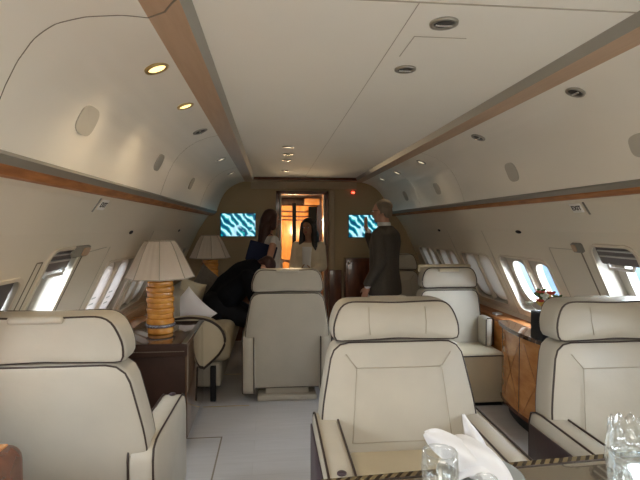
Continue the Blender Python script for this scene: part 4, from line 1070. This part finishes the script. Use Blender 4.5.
# ------------------------------------------------------------------ light
w = bpy.data.worlds.new('sky'); bpy.context.scene.world = w; w.use_nodes = True; nt = w.node_tree; bg = nt.nodes['Background']
tc = nt.nodes.new('ShaderNodeTexCoord'); sp = nt.nodes.new('ShaderNodeSeparateXYZ'); nt.links.new(tc.outputs['Generated'], sp.inputs[0])
r = nt.nodes.new('ShaderNodeValToRGB'); nt.links.new(sp.outputs['Z'], r.inputs[0])
mpn = nt.nodes.new('ShaderNodeMath'); mpn.operation = 'MULTIPLY_ADD'; mpn.inputs[1].default_value = .5; mpn.inputs[2].default_value = .5
nt.links.new(sp.outputs['Z'], mpn.inputs[0]); nt.links.new(mpn.outputs[0], r.inputs[0])
el = r.color_ramp.elements; el[0].position = 0; el[0].color = (.05,.052,.052,1); el[1].position = 1; el[1].color = (.85,.92,1,1)
for ps, cl in ((.46,(.022,.030,.038)),(.496,(.024,.034,.048)),(.505,(.97,.98,.97)),(.62,(.97,.98,.98))):
    a = el.new(ps); a.color = (*cl,1)
nz = nt.nodes.new('ShaderNodeTexNoise'); nz.inputs['Scale'].default_value = 7; nt.links.new(tc.outputs['Generated'], nz.inputs['Vector'])
r2 = nt.nodes.new('ShaderNodeValToRGB'); r2.color_ramp.elements[0].position = .42; r2.color_ramp.elements[0].color = (.72,.85,1,1); r2.color_ramp.elements[1].position = .6; r2.color_ramp.elements[1].color = (1.25,1.22,1.15,1)
nt.links.new(nz.outputs['Fac'], r2.inputs[0])
mm = nt.nodes.new('ShaderNodeMix'); mm.data_type = 'RGBA'; mm.blend_type = 'MULTIPLY'; mm.inputs[0].default_value = 1
nt.links.new(r.outputs[0], mm.inputs[6]); nt.links.new(r2.outputs[0], mm.inputs[7])
nt.links.new(mm.outputs[2], bg.inputs[0]); bg.inputs[1].default_value = 13.0
def spot(loc, power, col, size=2.4, blend=.8, r=.04):
    L = bpy.data.lights.new('downlight', 'SPOT'); L.energy = power; L.color = col; L.spot_size = size; L.spot_blend = blend; L.shadow_soft_size = r
    o = bpy.data.objects.new('downlight', L); C.objects.link(o); o.location = loc
for (x, y, p) in ((-.84,1.82,4),(-.84,2.37,4),(-.84,4.15,1),(-.28,3.8,1),(.86,4.1,1),(.86,4.9,1)): spot((x, y, 2.06), p, (1,.78,.5))
for (x, y, p) in ((-.1,7.45,12),(.15,7.0,5)):
    L = bpy.data.lights.new('vestibule_lamp', 'POINT'); L.energy = p; L.color = (1,.72,.42); L.shadow_soft_size = .1
    o = bpy.data.objects.new('vestibule_lamp', L); C.objects.link(o); o.location = (x, y, 1.55)
# unseen fill light added behind the camera to brighten the cabin
L = bpy.data.lights.new('aft_fill_light', 'AREA'); L.energy = 27; L.size = 1.0; L.size_y = 3.0; L.shape = 'RECTANGLE'; L.color = (1,.94,.84)
o = bpy.data.objects.new('aft_fill_light', L); C.objects.link(o); o.location = (0,-1.3,2.1)

# ------------------------------------------------------------------ camera
cam = bpy.data.cameras.new('camera'); co = bpy.data.objects.new('camera', cam); C.objects.link(co)
cam.sensor_width = 36; cam.lens = 480/640*36; cam.clip_start = .02
co.location = (-.4255, 0, 1.495)
a = math.atan(.1); bt = math.atan((240-227)/480*math.cos(a))
d = V((math.sin(a)*math.cos(bt), math.cos(a)*math.cos(bt), -math.sin(bt)))
co.rotation_euler = d.to_track_quat('-Z', 'Y').to_euler()
sc = bpy.context.scene; sc.camera = co
sc.view_settings.view_transform = 'Standard'; sc.view_settings.look = 'None'; sc.view_settings.gamma = 1; sc.view_settings.use_curve_mapping = False
sc.view_settings.exposure = 1.34
sc.cycles.use_denoising = True; sc.cycles.max_bounces = 10; sc.cycles.diffuse_bounces = 6; sc.cycles.transparent_max_bounces = 16
sc.cycles.sample_clamp_indirect = 4
